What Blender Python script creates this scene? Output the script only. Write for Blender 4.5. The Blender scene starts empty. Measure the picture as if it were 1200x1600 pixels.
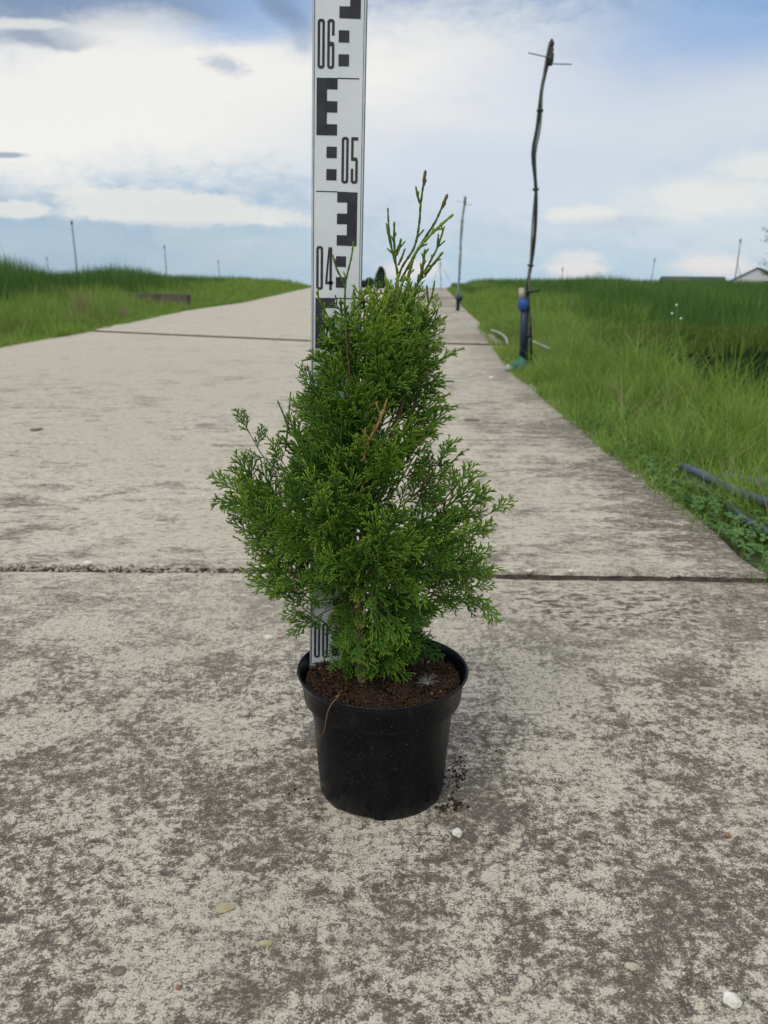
import bpy, bmesh, math, random
import numpy as np
from mathutils import Vector, Matrix, noise as mnoise

R = math.radians
random.seed(7); rng = np.random.default_rng(11)
sc = bpy.context.scene
col = sc.collection

# ------------------------------------------------------------------ camera
EYE = Vector((0, 0, .567)); F = 1330.0; PITCH = R(15.55); ROLL = R(.5)
fwd = Vector((0, math.cos(PITCH), -math.sin(PITCH)))
up0 = Vector((0, math.sin(PITCH), math.cos(PITCH)))
rt0 = Vector((1, 0, 0))
rt = rt0 * math.cos(ROLL) + up0 * math.sin(ROLL)
up = -rt0 * math.sin(ROLL) + up0 * math.cos(ROLL)
cd = bpy.data.cameras.new('camera'); cam = bpy.data.objects.new('camera', cd); col.objects.link(cam)
m = Matrix((rt, up, -fwd)).transposed().to_4x4(); m.translation = EYE
cam.matrix_world = m
cd.sensor_fit = 'VERTICAL'; cd.sensor_height = 36; cd.lens = 36 * F / 1600
cd.clip_start = .02; cd.clip_end = 3000
cd.dof.use_dof = True; cd.dof.focus_distance = .90; cd.dof.aperture_fstop = 11
sc.camera = cam
sc.view_settings.view_transform = 'Standard'; sc.view_settings.look = 'None'
sc.view_settings.gamma = 1; sc.view_settings.exposure = 0.12

def ray(px, py):
    return (fwd + rt * ((px - 600) / F) + up * ((800 - py) / F))
def at(px, py, Y=None, Z=None):
    d = ray(px, py)
    t = (Y / d.y) if Y is not None else (Z - EYE.z) / d.z
    return EYE + d * t

# ------------------------------------------------------------------ node helper
class NT:
    def __init__(s, tree):
        s.t = tree; s.n = tree.nodes; s.l = tree.links; s.n.clear()
    def new(s, typ, **kw):
        nd = s.n.new(typ)
        for k, v in kw.items(): setattr(nd, k, v)
        return nd
    def put(s, sock, v):
        if v is None: return
        if isinstance(v, bpy.types.NodeSocket): s.l.new(v, sock)
        else: sock.default_value = v
    def m(s, op, a, b=None, c=None, clamp=False):
        nd = s.new('ShaderNodeMath', operation=op); nd.use_clamp = clamp
        s.put(nd.inputs[0], a); s.put(nd.inputs[1], b)
        if c is not None: s.put(nd.inputs[2], c)
        return nd.outputs[0]
    def ss(s, v, lo, hi, a=0.0, b=1.0):
        nd = s.new('ShaderNodeMapRange', interpolation_type='SMOOTHSTEP')
        s.put(nd.inputs[0], v); s.put(nd.inputs[1], lo); s.put(nd.inputs[2], hi); s.put(nd.inputs[3], a); s.put(nd.inputs[4], b)
        return nd.outputs[0]
    def mix(s, f, a, b):
        nd = s.new('ShaderNodeMix', data_type='RGBA')
        s.put(nd.inputs[0], f)
        for sk, v in ((nd.inputs[6], a), (nd.inputs[7], b)):
            if isinstance(v, tuple) and len(v) == 3: v = v + (1,)
            s.put(sk, v)
        return nd.outputs[2]
    def noise(s, vec, scale, detail=4, rough=.55, sc3=None, dist=0.0, out=0):
        if sc3:
            mp = s.new('ShaderNodeMapping'); s.l.new(vec, mp.inputs[0]); mp.inputs['Scale'].default_value = sc3; vec = mp.outputs[0]
        nd = s.new('ShaderNodeTexNoise'); s.l.new(vec, nd.inputs['Vector'])
        nd.inputs['Scale'].default_value = scale; nd.inputs['Detail'].default_value = detail
        nd.inputs['Roughness'].default_value = rough; nd.inputs['Distortion'].default_value = dist
        return nd.outputs[out]
    def xyz(s, vec):
        nd = s.new('ShaderNodeSeparateXYZ'); s.l.new(vec, nd.inputs[0]); return nd.outputs
    def comb(s, x, y, z):
        nd = s.new('ShaderNodeCombineXYZ'); s.put(nd.inputs[0], x); s.put(nd.inputs[1], y); s.put(nd.inputs[2], z); return nd.outputs[0]
    def attr(s, name):
        nd = s.new('ShaderNodeAttribute'); nd.attribute_name = name; return nd.outputs['Fac']

# ------------------------------------------------------------------ world
SUN_EL, SUN_AZ = R(52), R(215)      # azimuth clockwise from +Y
w = bpy.data.worlds.new('World'); sc.world = w; w.use_nodes = True
N = NT(w.node_tree)
tc = N.new('ShaderNodeTexCoord'); D = tc.outputs['Generated']
sky = N.new('ShaderNodeTexSky', sky_type='NISHITA'); sky.sun_disc = False
sky.sun_elevation = SUN_EL; sky.sun_rotation = SUN_AZ; sky.air_density = 1.0; sky.dust_density = .6
X, Y, Z = N.xyz(D)
yy = N.m('MAXIMUM', Y, .08)
u = N.m('DIVIDE', X, yy); wv = N.m('DIVIDE', Z, yy)
P = N.comb(u, N.m('MULTIPLY', wv, 2.2), 0)
wn = N.noise(P, 3.2, 6, .62, out=1)
wx, wy, _ = N.xyz(wn)
fine = N.m('ADD', N.m('MULTIPLY', N.noise(P, 16, 8, .68, dist=.5), .6), N.m('MULTIPLY', N.noise(P, 46, 6, .7, dist=.6), .4))
mid = N.noise(P, 4.0, 5, .6, dist=.4)
def uw(px, py):
    d = ray(px, py); return d.x / d.y, d.z / d.y
def blob(px, py, rx, ry, warp=.25, soft=.6, rot=0.0, fa=.3):
    """soft cloud mask, an ellipse fixed in the sky with ragged edge; centre and radii in picture units"""
    cu, cw = uw(px, py); ru, rw = rx / F, ry / F
    du = N.m('SUBTRACT', N.m('ADD', u, N.m('MULTIPLY', N.m('SUBTRACT', wx, .5), warp * ru * 2)), cu)
    dw = N.m('SUBTRACT', N.m('ADD', wv, N.m('MULTIPLY', N.m('SUBTRACT', wy, .5), warp * rw * 4)), cw)
    if rot:
        c, s_ = math.cos(rot), math.sin(rot)
        du, dw = (N.m('ADD', N.m('MULTIPLY', du, c), N.m('MULTIPLY', dw, s_)), N.m('SUBTRACT', N.m('MULTIPLY', dw, c), N.m('MULTIPLY', du, s_)))
    a = N.m('POWER', N.m('ABSOLUTE', N.m('DIVIDE', du, ru)), 2.0); b = N.m('POWER', N.m('ABSOLUTE', N.m('DIVIDE', dw, rw)), 2.0)
    r = N.m('SQRT', N.m('ADD', a, b))
    r = N.m('ADD', r, N.m('MULTIPLY', N.m('SUBTRACT', fine, .5), fa * 5))
    return N.ss(r, 1 + soft * .5, 1 - soft * .5)
def mx(*a):
    o = a[0]
    for b in a[1:]: o = N.m('MAXIMUM', o, b)
    return o
# base air colour: pale blue low down, deeper blue higher up
air = N.mix(N.ss(u, -.30, .15), (.32, .46, .60), (.42, .58, .72))
air = N.mix(N.ss(wv, -.02, .12), air, (.29, .42, .58))
air = N.mix(N.ss(wv, .12, .32), air, (.17, .29, .52))
c = air
veil = mx(blob(820, 190, 520, 170, .3, 1.1), blob(240, 160, 420, 125, .25, .9), blob(1150, 270, 300, 120, .3, .9))
c = N.mix(N.m('MULTIPLY', veil, .78), c, (.62, .68, .74))
big = mx(blob(260, 150, 330, 105, .3, .9, 0, .2), blob(60, 190, 240, 80, .3, 1.0, 0, .2), blob(640, 140, 230, 90, .3, 1.3, 0, .2))
c = N.mix(N.m('MULTIPLY', big, .95), c, (.90, .87, .81))
rgt = mx(blob(1050, 190, 300, 50, .4, 1.3, .18), blob(700, 240, 260, 60, .3, 1.4, -.1))
c = N.mix(N.m('MULTIPLY', rgt, .6), c, (.70, .72, .74))
lav = mx(blob(950, 110, 230, 60, .4, 1.4, .15), blob(760, 270, 200, 50, .4, 1.5))
c = N.mix(N.m('MULTIPLY', lav, .6), c, (.57, .63, .75))
blu = mx(blob(330, 18, 160, 38, .35, .9), blob(1150, 25, 160, 55, .35, 1.4, .2))
c = N.mix(N.m('MULTIPLY', blu, .7), c, (.25, .41, .68))
gry = mx(blob(140, 10, 170, 26, .6, 1.0, 0, .4), blob(40, 18, 130, 24, .5, .7), blob(70, 60, 80, 15, .7, .9, 0, .5), blob(180, 28, 70, 14, .5, .8), blob(440, 12, 40, 16, .7, 1.3, -.5, .5), blob(10, 242, 34, 4, .3, .8))
c = N.mix(N.m('MULTIPLY', gry, .75), c, (.20, .27, .40))
gsm = mx(blob(347, 102, 30, 10, .8, 1.1, -.25, .8), blob(470, 62, 14, 16, .8, 1.2, 0, .7))
c = N.mix(N.m('MULTIPLY', gsm, .6), c, (.34, .42, .54))
edge = mx(blob(30, 38, 80, 7, .6, 1.0), blob(190, 48, 90, 26, .7, 1.1))
c = N.mix(N.m('MULTIPLY', edge, .7), c, (.85, .84, .80))
lowb = N.ss(wv, .075, .035)
c = N.mix(N.m('MULTIPLY', N.ss(mid, .42, .62), N.m('MULTIPLY', lowb, .25)), c, (.60, .66, .70))
cum = mx(blob(190, 312, 90, 14, .35, .6, 0, .5), blob(290, 333, 180, 17, .35, .6, -.03, .45), blob(200, 302, 40, 12, .5, .6, 0, .5), blob(330, 318, 50, 12, .5, .6, 0, .5), blob(120, 300, 30, 8, .5, .7, 0, .5), blob(30, 326, 52, 12, .35, .6, 0, .45), blob(240, 306, 60, 10, .5, .8, 0, .5),
         blob(905, 333, 55, 13, .4, .8, 0, .5), blob(1110, 310, 110, 26, .4, 1.2, 0, .4), blob(1190, 262, 60, 20, .4, 1.0))
c = N.mix(N.m('MULTIPLY', cum, .78), c, (.78, .77, .73))
und = mx(blob(250, 352, 120, 6, .3, 1.2, 0, .4), blob(960, 345, 70, 8, .3, 1.2))
c = N.mix(N.m('MULTIPLY', und, .3), c, (.40, .48, .58))
pk = mx(blob(896, 418, 44, 24, .6, .9, 0, .7), blob(640, 420, 40, 14, .4, 1.2), blob(1110, 415, 60, 16, .4, 1.2))
c = N.mix(N.m('MULTIPLY', pk, .65), c, (.84, .76, .74))
# bright overcast overhead and behind
ohn = N.noise(D, 2.2, 5, .6)
oh = N.mix(N.ss(ohn, .38, .66), (.55, .66, .82), (1.25, 1.22, 1.15))
back = N.mix(N.ss(Z, .32, .62), c, oh)
front = N.ss(Y, .10, .30)
lowc = N.mix(N.ss(ohn, .35, .65), (.42, .52, .64), (.85, .85, .84))
allc = N.mix(front, N.mix(N.ss(Z, .25, .6), lowc, oh), back)
bgc = N.new('ShaderNodeBackground'); N.put(bgc.inputs[0], allc); bgc.inputs[1].default_value = 1.0
bgs = N.new('ShaderNodeBackground'); N.put(bgs.inputs[0], sky.outputs[0]); bgs.inputs[1].default_value = .10
mxs = N.new('ShaderNodeMixShader'); mxs.inputs[0].default_value = .88
N.l.new(bgs.outputs[0], mxs.inputs[1]); N.l.new(bgc.outputs[0], mxs.inputs[2])
wo = N.new('ShaderNodeOutputWorld'); N.l.new(mxs.outputs[0], wo.inputs[0])

# ------------------------------------------------------------------ sun (soft, behind thin cloud)
sd = bpy.data.lights.new('sun', 'SUN'); sd.energy = 1.2; sd.angle = R(22); sd.color = (1, .96, .90)
so = bpy.data.objects.new('sun', sd); col.objects.link(so)
sv = Vector((math.sin(SUN_AZ) * math.cos(SUN_EL), math.cos(SUN_AZ) * math.cos(SUN_EL), math.sin(SUN_EL)))
so.rotation_euler = sv.to_track_quat('Z', 'Y').to_euler(); so.location = sv * 20

# ------------------------------------------------------------------ object helpers
def tag(o, label=None, cat=None, group=None, kind=None):
    if label: o['label'] = label
    if cat: o['category'] = cat
    if group: o['group'] = group
    if kind: o['kind'] = kind
    return o
def empty(name, loc, rz=0):
    o = bpy.data.objects.new(name, None); col.objects.link(o); o.location = loc; o.rotation_euler.z = rz
    o.empty_display_size = .05; return o
def link(name, me, mat, parent=None, world=True):
    o = bpy.data.objects.new(name, me); col.objects.link(o)
    if mat: me.materials.append(mat)
    if parent:
        o.parent = parent
        if world: o.matrix_parent_inverse = mat_world(parent).inverted()
    return o
def mat_world(o):
    M = Matrix.LocRotScale(o.location, o.rotation_euler, o.scale)
    return (mat_world(o.parent) @ o.matrix_parent_inverse @ M) if o.parent else M
def np_mesh(name, V, faces, attrs=None, smooth=True):
    """V (n,3); faces list of (k,m) int arrays"""
    me = bpy.data.meshes.new(name)
    V = np.asarray(V, dtype=np.float32)
    me.vertices.add(len(V)); me.vertices.foreach_set('co', V.ravel())
    loops = np.concatenate([np.asarray(f).ravel() for f in faces if len(f)]).astype(np.int32)
    counts = np.concatenate([np.full(len(f), np.asarray(f).shape[1]) for f in faces if len(f)])
    starts = np.concatenate([[0], np.cumsum(counts)[:-1]]).astype(np.int32)
    me.loops.add(len(loops)); me.loops.foreach_set('vertex_index', loops)
    me.polygons.add(len(counts)); me.polygons.foreach_set('loop_start', starts)
    me.polygons.foreach_set('loop_total', counts.astype(np.int32))
    me.update(calc_edges=True)
    if smooth: me.polygons.foreach_set('use_smooth', np.ones(len(counts), dtype=bool))
    for k, a in (attrs or {}).items():
        at_ = me.attributes.new(k, 'FLOAT', 'POINT'); at_.data.foreach_set('value', np.asarray(a, dtype=np.float32))
    return me
class MB:
    """collects simple solids into one mesh"""
    def __init__(s): s.v = []; s.f = []
    def add(s, vs, fs):
        o = len(s.v); s.v += [tuple(v) for v in vs]; s.f += [tuple(i + o for i in f) for f in fs]
    def tube(s, pts, rad, n=8, flat=1.0, caps=True):
        pts = [Vector(p) for p in pts]
        if not hasattr(rad, '__len__'): rad = [rad] * len(pts)
        o = len(s.v); a = None
        for i, p in enumerate(pts):
            d = (pts[min(i + 1, len(pts) - 1)] - pts[max(i - 1, 0)]).normalized()
            if a is None: a = d.orthogonal().normalized()
            a = (a - d * a.dot(d)).normalized(); b = d.cross(a)
            for k in range(n):
                t = 2 * math.pi * k / n
                s.v.append(tuple(p + (a * math.cos(t) + b * math.sin(t) * flat) * rad[i]))
        for i in range(len(pts) - 1):
            for k in range(n):
                q = o + i * n
                s.f.append((q + k, q + (k + 1) % n, q + n + (k + 1) % n, q + n + k))
        if caps:
            s.f.append(tuple(o + k for k in reversed(range(n)))); s.f.append(tuple(o + (len(pts) - 1) * n + k for k in range(n)))
    def box(s, lo, hi, M=None):
        x0, y0, z0 = lo; x1, y1, z1 = hi
        vs = [Vector(q) for q in ((x0, y0, z0), (x1, y0, z0), (x1, y1, z0), (x0, y1, z0), (x0, y0, z1), (x1, y0, z1), (x1, y1, z1), (x0, y1, z1))]
        if M: vs = [M @ v for v in vs]
        s.add(vs, [(3, 2, 1, 0), (4, 5, 6, 7), (0, 1, 5, 4), (1, 2, 6, 5), (2, 3, 7, 6), (3, 0, 4, 7)])
    def lathe(s, prof, n=64, c=(0, 0, 0), zf=None):
        o = len(s.v)
        for j, (r, z) in enumerate(prof):
            for k in range(n):
                t = 2 * math.pi * k / n
                zz = z + (zf(j, t) if zf else 0)
                s.v.append((c[0] + r * math.cos(t), c[1] + r * math.sin(t), c[2] + zz))
        for j in range(len(prof) - 1):
            for k in range(n):
                q = o + j * n
                s.f.append((q + k, q + (k + 1) % n, q + n + (k + 1) % n, q + n + k))
    def build(s, name, mat, parent=None, smooth=True, bevel=0):
        me = bpy.data.meshes.new(name); me.from_pydata(s.v, [], s.f)
        me.validate(); me.update()
        if smooth: me.polygons.foreach_set('use_smooth', [True] * len(me.polygons))
        o = link(name, me, mat, parent)
        if bevel:
            b = o.modifiers.new('bevel', 'BEVEL'); b.width = bevel; b.segments = 2; b.limit_method = 'ANGLE'
        return o

def material(name, build_fn):
    mt = bpy.data.materials.new(name); mt.use_nodes = True
    n = NT(mt.node_tree)
    bs = n.new('ShaderNodeBsdfPrincipled'); out = n.new('ShaderNodeOutputMaterial'); n.l.new(bs.outputs[0], out.inputs[0])
    t = n.new('ShaderNodeTexCoord')
    build_fn(n, bs, t.outputs['Object'], out)
    return mt
def bump(n, bs, h, strength, dist):
    b = n.new('ShaderNodeBump'); b.inputs['Strength'].default_value = strength; b.inputs['Distance'].default_value = dist
    n.l.new(h, b.inputs['Height']); n.l.new(b.outputs[0], bs.inputs['Normal'])
def simple(name, c1, c2, scale, rough=.6, spec=.5, bstr=0, bdist=.001, metal=0, rvar=0):
    def f(n, bs, co, out):
        ns = n.noise(co, scale, 5, .6)
        N_ = n.ss(ns, .35, .65)
        n.put(bs.inputs['Base Color'], n.mix(N_, c1, c2)); bs.inputs['Metallic'].default_value = metal
        bs.inputs['Specular IOR Level'].default_value = spec
        if rvar: n.put(bs.inputs['Roughness'], n.ss(ns, .3, .7, rough - rvar, rough + rvar))
        else: bs.inputs['Roughness'].default_value = rough
        if bstr: bump(n, bs, ns, bstr, bdist)
    return material(name, f)

# ------------------------------------------------------------------ materials
def f_conc(n, bs, co, out):
    x, y, z = n.xyz(co)
    n1 = n.noise(co, 150, 8, .72)
    n1b = n.noise(co, 480, 4, .8)
    n2 = n.noise(co, 36, 8, .66, dist=.4)
    n3 = n.noise(co, 7.0, 6, .6, dist=.6)
    n2f = n.noise(co, 80, 6, .68, dist=.3)
    n4 = n.noise(co, 1.7, 4, .55)
    n5 = n.noise(co, .35, 4, .6)
    st1 = n.noise(co, 1, 8, .66, sc3=(45, 85, 1), dist=.4)      # broom marks running across the road
    st2 = n.noise(co, 1, 6, .62, sc3=(9, 20, 1), dist=.4)
    far = n.ss(y, .95, 1.9)
    # dark lichen and grime
    rt_ = n.m('ADD', n.ss(x, -.1, .85), n.m('MULTIPLY', n.ss(n.m('SUBTRACT', x, n.m('MULTIPLY', y, .022)), .48, .68), .55))   # dirtier along the right hand side
    def wsum(*pairs):
        o = None
        for v_, k_ in pairs:
            t_ = n.m('MULTIPLY', v_, k_); o = t_ if o is None else n.m('ADD', o, t_)
        return o
    patch = n.ss(wsum((n3, .50), (n4, .35), (n2, .35), (n2f, .25)), .64, .82)
    g1 = n.m('ADD', wsum((n1, .66), (n1b, .72), (n2f, .33), (n2, .09)), n.m('MULTIPLY', patch, .135))
    near_m = n.m('MULTIPLY', n.ss(g1, .885, 1.08), n.m('ADD', n.m('MULTIPLY', patch, .22), .80))
    patch2 = n.ss(n.m('ADD', wsum((st2, .40), (n4, .40), (n3, .35)), n.m('MULTIPLY', rt_, .085)), .535, .76)
    g2 = n.m('ADD', wsum((st1, .68), (n1, .42), (n1b, .40), (st2, .10)), n.m('MULTIPLY', patch2, .13))
    far_m = n.m('MULTIPLY', n.m('MULTIPLY', n.ss(g2, .775, .97), n.m('ADD', n.m('MULTIPLY', patch2, .30), .68)), n.ss(y, 8, 2.2, .55, 1.0))
    msk = n.m('ADD', n.m('MULTIPLY', near_m, n.m('SUBTRACT', 1.0, far)), n.m('MULTIPLY', far_m, far))
    # a dirty band just this side of the near joint, right of the pot, and a blotch in front of it
    band = n.m('MULTIPLY', n.ss(n.m('ABSOLUTE', n.m('SUBTRACT', y, n.m('ADD', 1.37, n.m('MULTIPLY', n3, .08)))), .26, .05), n.ss(x, .02, .3))
    sb = n.ss(n.m('ADD', n.m('ADD', n.m('MULTIPLY', st1, .8), n.m('MULTIPLY', n2, .5)), n.m('MULTIPLY', n1, .35)), 0.75, .93)
    msk = n.m('MAXIMUM', msk, n.m('MULTIPLY', band, n.m('MULTIPLY', sb, .95)))
    pd = n.m('ADD', n.m('POWER', n.m('DIVIDE', n.m('ADD', x, .08), .22), 2.0), n.m('POWER', n.m('DIVIDE', n.m('SUBTRACT', y, .62), .10), 2.0))
    blotch = n.m('MULTIPLY', n.ss(pd, 1.8, .2), n.ss(n.m('ADD', n.m('ADD', n.m('MULTIPLY', n3, .6), n.m('MULTIPLY', n2, .6)), n.m('MULTIPLY', n1, .3)), .66, .92))
    msk = n.m('MAXIMUM', msk, n.m('MULTIPLY', blotch, .85))
    light = n.mix(n.ss(n4, .35, .65), (.58, .515, .405), (.68, .615, .49))
    light = n.mix(n.m('MULTIPLY', n.ss(n1b, .35, .7), .8), light, (.40, .35, .275))
    light = n.mix(n.ss(y, 1.5, 5, 0, .75), light, (.48, .43, .34))
    dark = n.mix(n.ss(n3, .4, .6), (.062, .047, .036), (.115, .092, .073))
    c_ = n.mix(n.m('MULTIPLY', msk, .96), light, dark)
    c_ = n.mix(n.m('MULTIPLY', n.ss(n.noise(co, 95, 3, .5), .66, .76), .55), c_, (.60, .57, .50))   # pale aggregate
    # earthy smears farther along the right hand side
    e1 = n.m('MULTIPLY', n.ss(n.m('ADD', n5, n.m('MULTIPLY', st2, .35)), .60, .82), n.m('MULTIPLY', n.ss(y, 5, 9), n.ss(x, .1, 1.0)))
    e2 = n.m('MULTIPLY', n.ss(n.m('ABSOLUTE', n.m('SUBTRACT', y, 8.1)), .9, .15), n.m('MULTIPLY', n.ss(x, .15, .5), n.ss(st2, .38, .6)))
    c_ = n.mix(n.m('MULTIPLY', n.m('MAXIMUM', e1, e2), .75), c_, (.17, .12, .085))
    n.put(bs.inputs['Base Color'], c_); bs.inputs['Roughness'].default_value = .93
    bs.inputs['Specular IOR Level'].default_value = .25
    h = n.m('ADD', n.m('MULTIPLY', n1, .6), n.m('ADD', n.m('MULTIPLY', n2, .7), n.m('MULTIPLY', n.m('MULTIPLY', st1, .9), n.ss(y, .8, 1.6))))
    h = n.m('SUBTRACT', h, n.m('MULTIPLY', msk, .35))
    bump(n, bs, h, .8, .005)
M_conc = material('concrete', f_conc)
def f_soilg(n, bs, co, out):
    a = n.noise(co, 3, 6, .6); b = n.noise(co, 60, 5, .6)
    c_ = n.mix(n.ss(a, .35, .65), (.06, .075, .025), (.10, .085, .05))
    c_ = n.mix(n.ss(b, .4, .7), c_, (.05, .09, .02))
    n.put(bs.inputs['Base Color'], c_); bs.inputs['Roughness'].default_value = 1; bump(n, bs, b, .6, .02)
M_ground = material('soil_and_moss', f_soilg)
def leafmat(name, cols, rough=.5, trans=.25, dry=(.30, .25, .12), dryamt=.06):
    def f(n, bs, co, out):
        v = n.attr('rnd')
        pos = n.noise(co, .9, 4, .6); pos2 = n.noise(co, 4.5, 4, .6)
        v = n.m('ADD', n.m('MULTIPLY', v, .55), n.m('MULTIPLY', n.ss(pos2, .3, .7), .45))
        c_ = n.mix(n.ss(v, .15, .85), cols[0], cols[1])
        c_ = n.mix(n.m('MULTIPLY', n.ss(pos, .42, .68), .8), c_, cols[2])
        c_ = n.mix(n.m('MULTIPLY', n.ss(n.attr('rnd'), 1 - dryamt, 1 - dryamt * .6), .9), c_, dry)
        n.put(bs.inputs['Base Color'], c_); bs.inputs['Roughness'].default_value = rough
        bs.inputs['Specular IOR Level'].default_value = .3
        tr = n.new('ShaderNodeBsdfTranslucent'); n.put(tr.inputs[0], n.mix(.5, c_, (.12, .22, .03)))
        ms = n.new('ShaderNodeMixShader'); ms.inputs[0].default_value = trans
        n.l.new(bs.outputs[0], ms.inputs[1]); n.l.new(tr.outputs[0], ms.inputs[2]); n.l.new(ms.outputs[0], out.inputs[0])
    return material(name, f)
M_grass = leafmat('verge_grass', [(.14, .26, .035), (.29, .40, .08), (.25, .35, .05)], dryamt=.06, trans=.38)
M_tall = leafmat('tall_dark_grass', [(.038, .105, .018), (.075, .175, .028), (.095, .20, .034)], dryamt=.02)
M_tallr = leafmat('field_grass', [(.040, .108, .018), (.075, .17, .028), (.12, .23, .04)], dryamt=.02)
M_olive = leafmat('olive_tips', [(.07, .12, .018), (.13, .165, .026), (.095, .14, .02)], dryamt=.02)
M_hedge = leafmat('dark_evergreen', [(.014, .040, .014), (.024, .062, .018), (.018, .05, .014)], dryamt=.02, trans=.05)
M_clover = leafmat('clover_leaves', [(.07, .16, .03), (.12, .24, .06), (.10, .20, .04)], dryamt=.03)
M_dry = leafmat('dry_weed', [(.28, .23, .11), (.36, .30, .16), (.22, .20, .09)], dryamt=.02)
def f_thuja(n, bs, co, out):
    t = n.attr('tip'); v = n.attr('rnd'); bd = n.attr('bud')
    c_ = n.mix(n.ss(v, 0, 1), (.028, .095, .011), (.085, .205, .020))
    c_ = n.mix(n.m('MULTIPLY', n.ss(t, .66, 1.25), .9), c_, (.30, .43, .045))
    c_ = n.mix(n.m('MULTIPLY', n.ss(n.noise(co, 30, 3, .5), .5, .8), .5), c_, (.11, .20, .03))
    c_ = n.mix(bd, c_, (.17, .115, .04))
    n.put(bs.inputs['Base Color'], c_); bs.inputs['Roughness'].default_value = .5
    bs.inputs['Specular IOR Level'].default_value = .22
    tr = n.new('ShaderNodeBsdfTranslucent'); n.put(tr.inputs[0], n.mix(.4, c_, (.10, .20, .02)))
    ms = n.new('ShaderNodeMixShader'); ms.inputs[0].default_value = .2
    n.l.new(bs.outputs[0], ms.inputs[1]); n.l.new(tr.outputs[0], ms.inputs[2]); n.l.new(ms.outputs[0], out.inputs[0])
M_thuja = material('scale_leaves', f_thuja)
M_bark = simple('bark', (.09, .055, .032), (.17, .11, .065), 180, .85, .2, .6, .002)
M_twig = simple('young_twig', (.09, .12, .03), (.12, .09, .035), 90, .6, .3)
M_dead = simple('dead_twig', (.30, .19, .05), (.16, .09, .04), 120, .7, .2)
def f_pot(n, bs, co, out):
    x, y, z = n.xyz(co)
    d = n.noise(co, 700, 2, .5); d2 = n.noise(co, 28, 5, .7); d3 = n.noise(co, 1, 5, .6, sc3=(90, 90, 12))
    c_ = n.mix(n.ss(d2, .4, .7), (.0022, .0032, .0052), (.005, .0065, .009))
    c_ = n.mix(n.m('MULTIPLY', n.ss(d, .66, .72), .8), c_, (.12, .11, .10))
    c_ = n.mix(n.m('MULTIPLY', n.ss(d3, .6, .8), .25), c_, (.06, .052, .045))
    low = n.m('MULTIPLY', n.ss(z, .018, .002), n.ss(d2, .4, .62))
    c_ = n.mix(n.m('MULTIPLY', low, .35), c_, (.05, .042, .034))
    n.put(bs.inputs['Base Color'], c_)
    n.put(bs.inputs['Roughness'], n.ss(d2, .3, .75, .27, .46)); bs.inputs['Specular IOR Level'].default_value = .17
    bump(n, bs, n.m('ADD', n.m('MULTIPLY', d2, .5), n.m('MULTIPLY', d3, .5)), .12, .002)
M_pot = material('black_plastic', f_pot)
M_peat = simple('peat', (.010, .006, .004), (.038, .021, .012), 160, .95, .2, .8, .004)
M_chip = simple('bark_chips', (.022, .012, .008), (.075, .042, .023), 240, .9, .2, .5, .002)
M_chipl = simple('pale_chips', (.33, .23, .13), (.22, .14, .08), 240, .9, .2, .5, .002)
M_white = simple('white_painted_aluminium', (.62, .66, .665), (.68, .715, .71), 14, .42, .45, .05, .001)
M_rail = simple('aluminium_edge', (.50, .53, .55), (.62, .65, .66), 30, .35, .5, metal=.5)
M_seam = simple('dark_seam', (.07, .08, .09), (.11, .12, .13), 60, .6, .3)
M_mark = simple('black_marking', (.018, .018, .024), (.035, .035, .042), 40, .5, .4)
M_foot = simple('worn_grey_cap', (.20, .20, .19), (.42, .43, .42), 90, .5, .5, metal=.4)
M_blackp = simple('black_hose', (.010, .013, .013), (.03, .034, .03), 30, .5, .4)
M_hosel = simple('weathered_stake', (.10, .11, .08), (.17, .175, .13), 30, .7, .3)
M_navy = simple('navy_pipe', (.008, .014, .035), (.018, .028, .055), 20, .45, .4)
M_blue = simple('blue_coupling', (.008, .05, .20), (.012, .07, .27), 30, .45, .5)
M_fit = simple('beige_fitting', (.48, .43, .36), (.36, .32, .27), 60, .7, .3)
M_teal = simple('teal_valve', (.02, .10, .07), (.05, .16, .11), 40, .6, .3)
M_whiteh = simple('white_hose', (.26, .29, .27), (.42, .44, .40), 20, .6, .4)
M_greyp = simple('grey_pipe', (.035, .048, .072), (.07, .088, .125), 12, .38, .5, .1, .002, rvar=.08)
M_gpole = simple('grey_post', (.15, .18, .18), (.24, .27, .26), 10, .7, .3)
M_st_w = simple('white_stone', (.72, .70, .64), (.58, .55, .47), 120, .7, .3, .5, .001)
M_st_b = simple('beige_stone', (.46, .41, .31), (.36, .31, .23), 150, .8, .3, .5, .001)
M_st_p = simple('pink_stone', (.42, .30, .23), (.36, .27, .21), 150, .8, .3, .5, .001)
M_st_r = simple('rusty_stone', (.33, .15, .08), (.22, .12, .08), 150, .8, .3, .5, .001)
M_st_d = simple('dark_stone', (.12, .10, .08), (.20, .17, .13), 150, .85, .3, .5, .001)
M_leafy = simple('dry_leaf', (.42, .38, .22), (.32, .27, .15), 150, .7, .3)
M_crumb = simple('soil_crumb', (.015, .011, .008), (.045, .03, .02), 300, .95, .1)
M_gravel = simple('joint_gravel', (.42, .37, .30), (.20, .165, .13), 45, .9, .2, .5, .002)
M_dirt = simple('joint_dirt', (.04, .033, .026), (.08, .065, .05), 60, .95, .1, .6, .006)
M_slabside = simple('dark_slab_side', (.045, .038, .030), (.10, .085, .065), 60, .95, .1, .6, .004)  # slab sides darker than the top, so joints read as dark lines
M_wood = simple('weathered_plank', (.075, .062, .05), (.13, .108, .088), 9, .9, .2, .4, .01)
M_wall = simple('white_plaster', (.60, .61, .62), (.52, .53, .54), .8, .9, .2)
M_roof = simple('dark_roof', (.045, .043, .042), (.075, .07, .066), 2, .8, .3)
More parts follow.
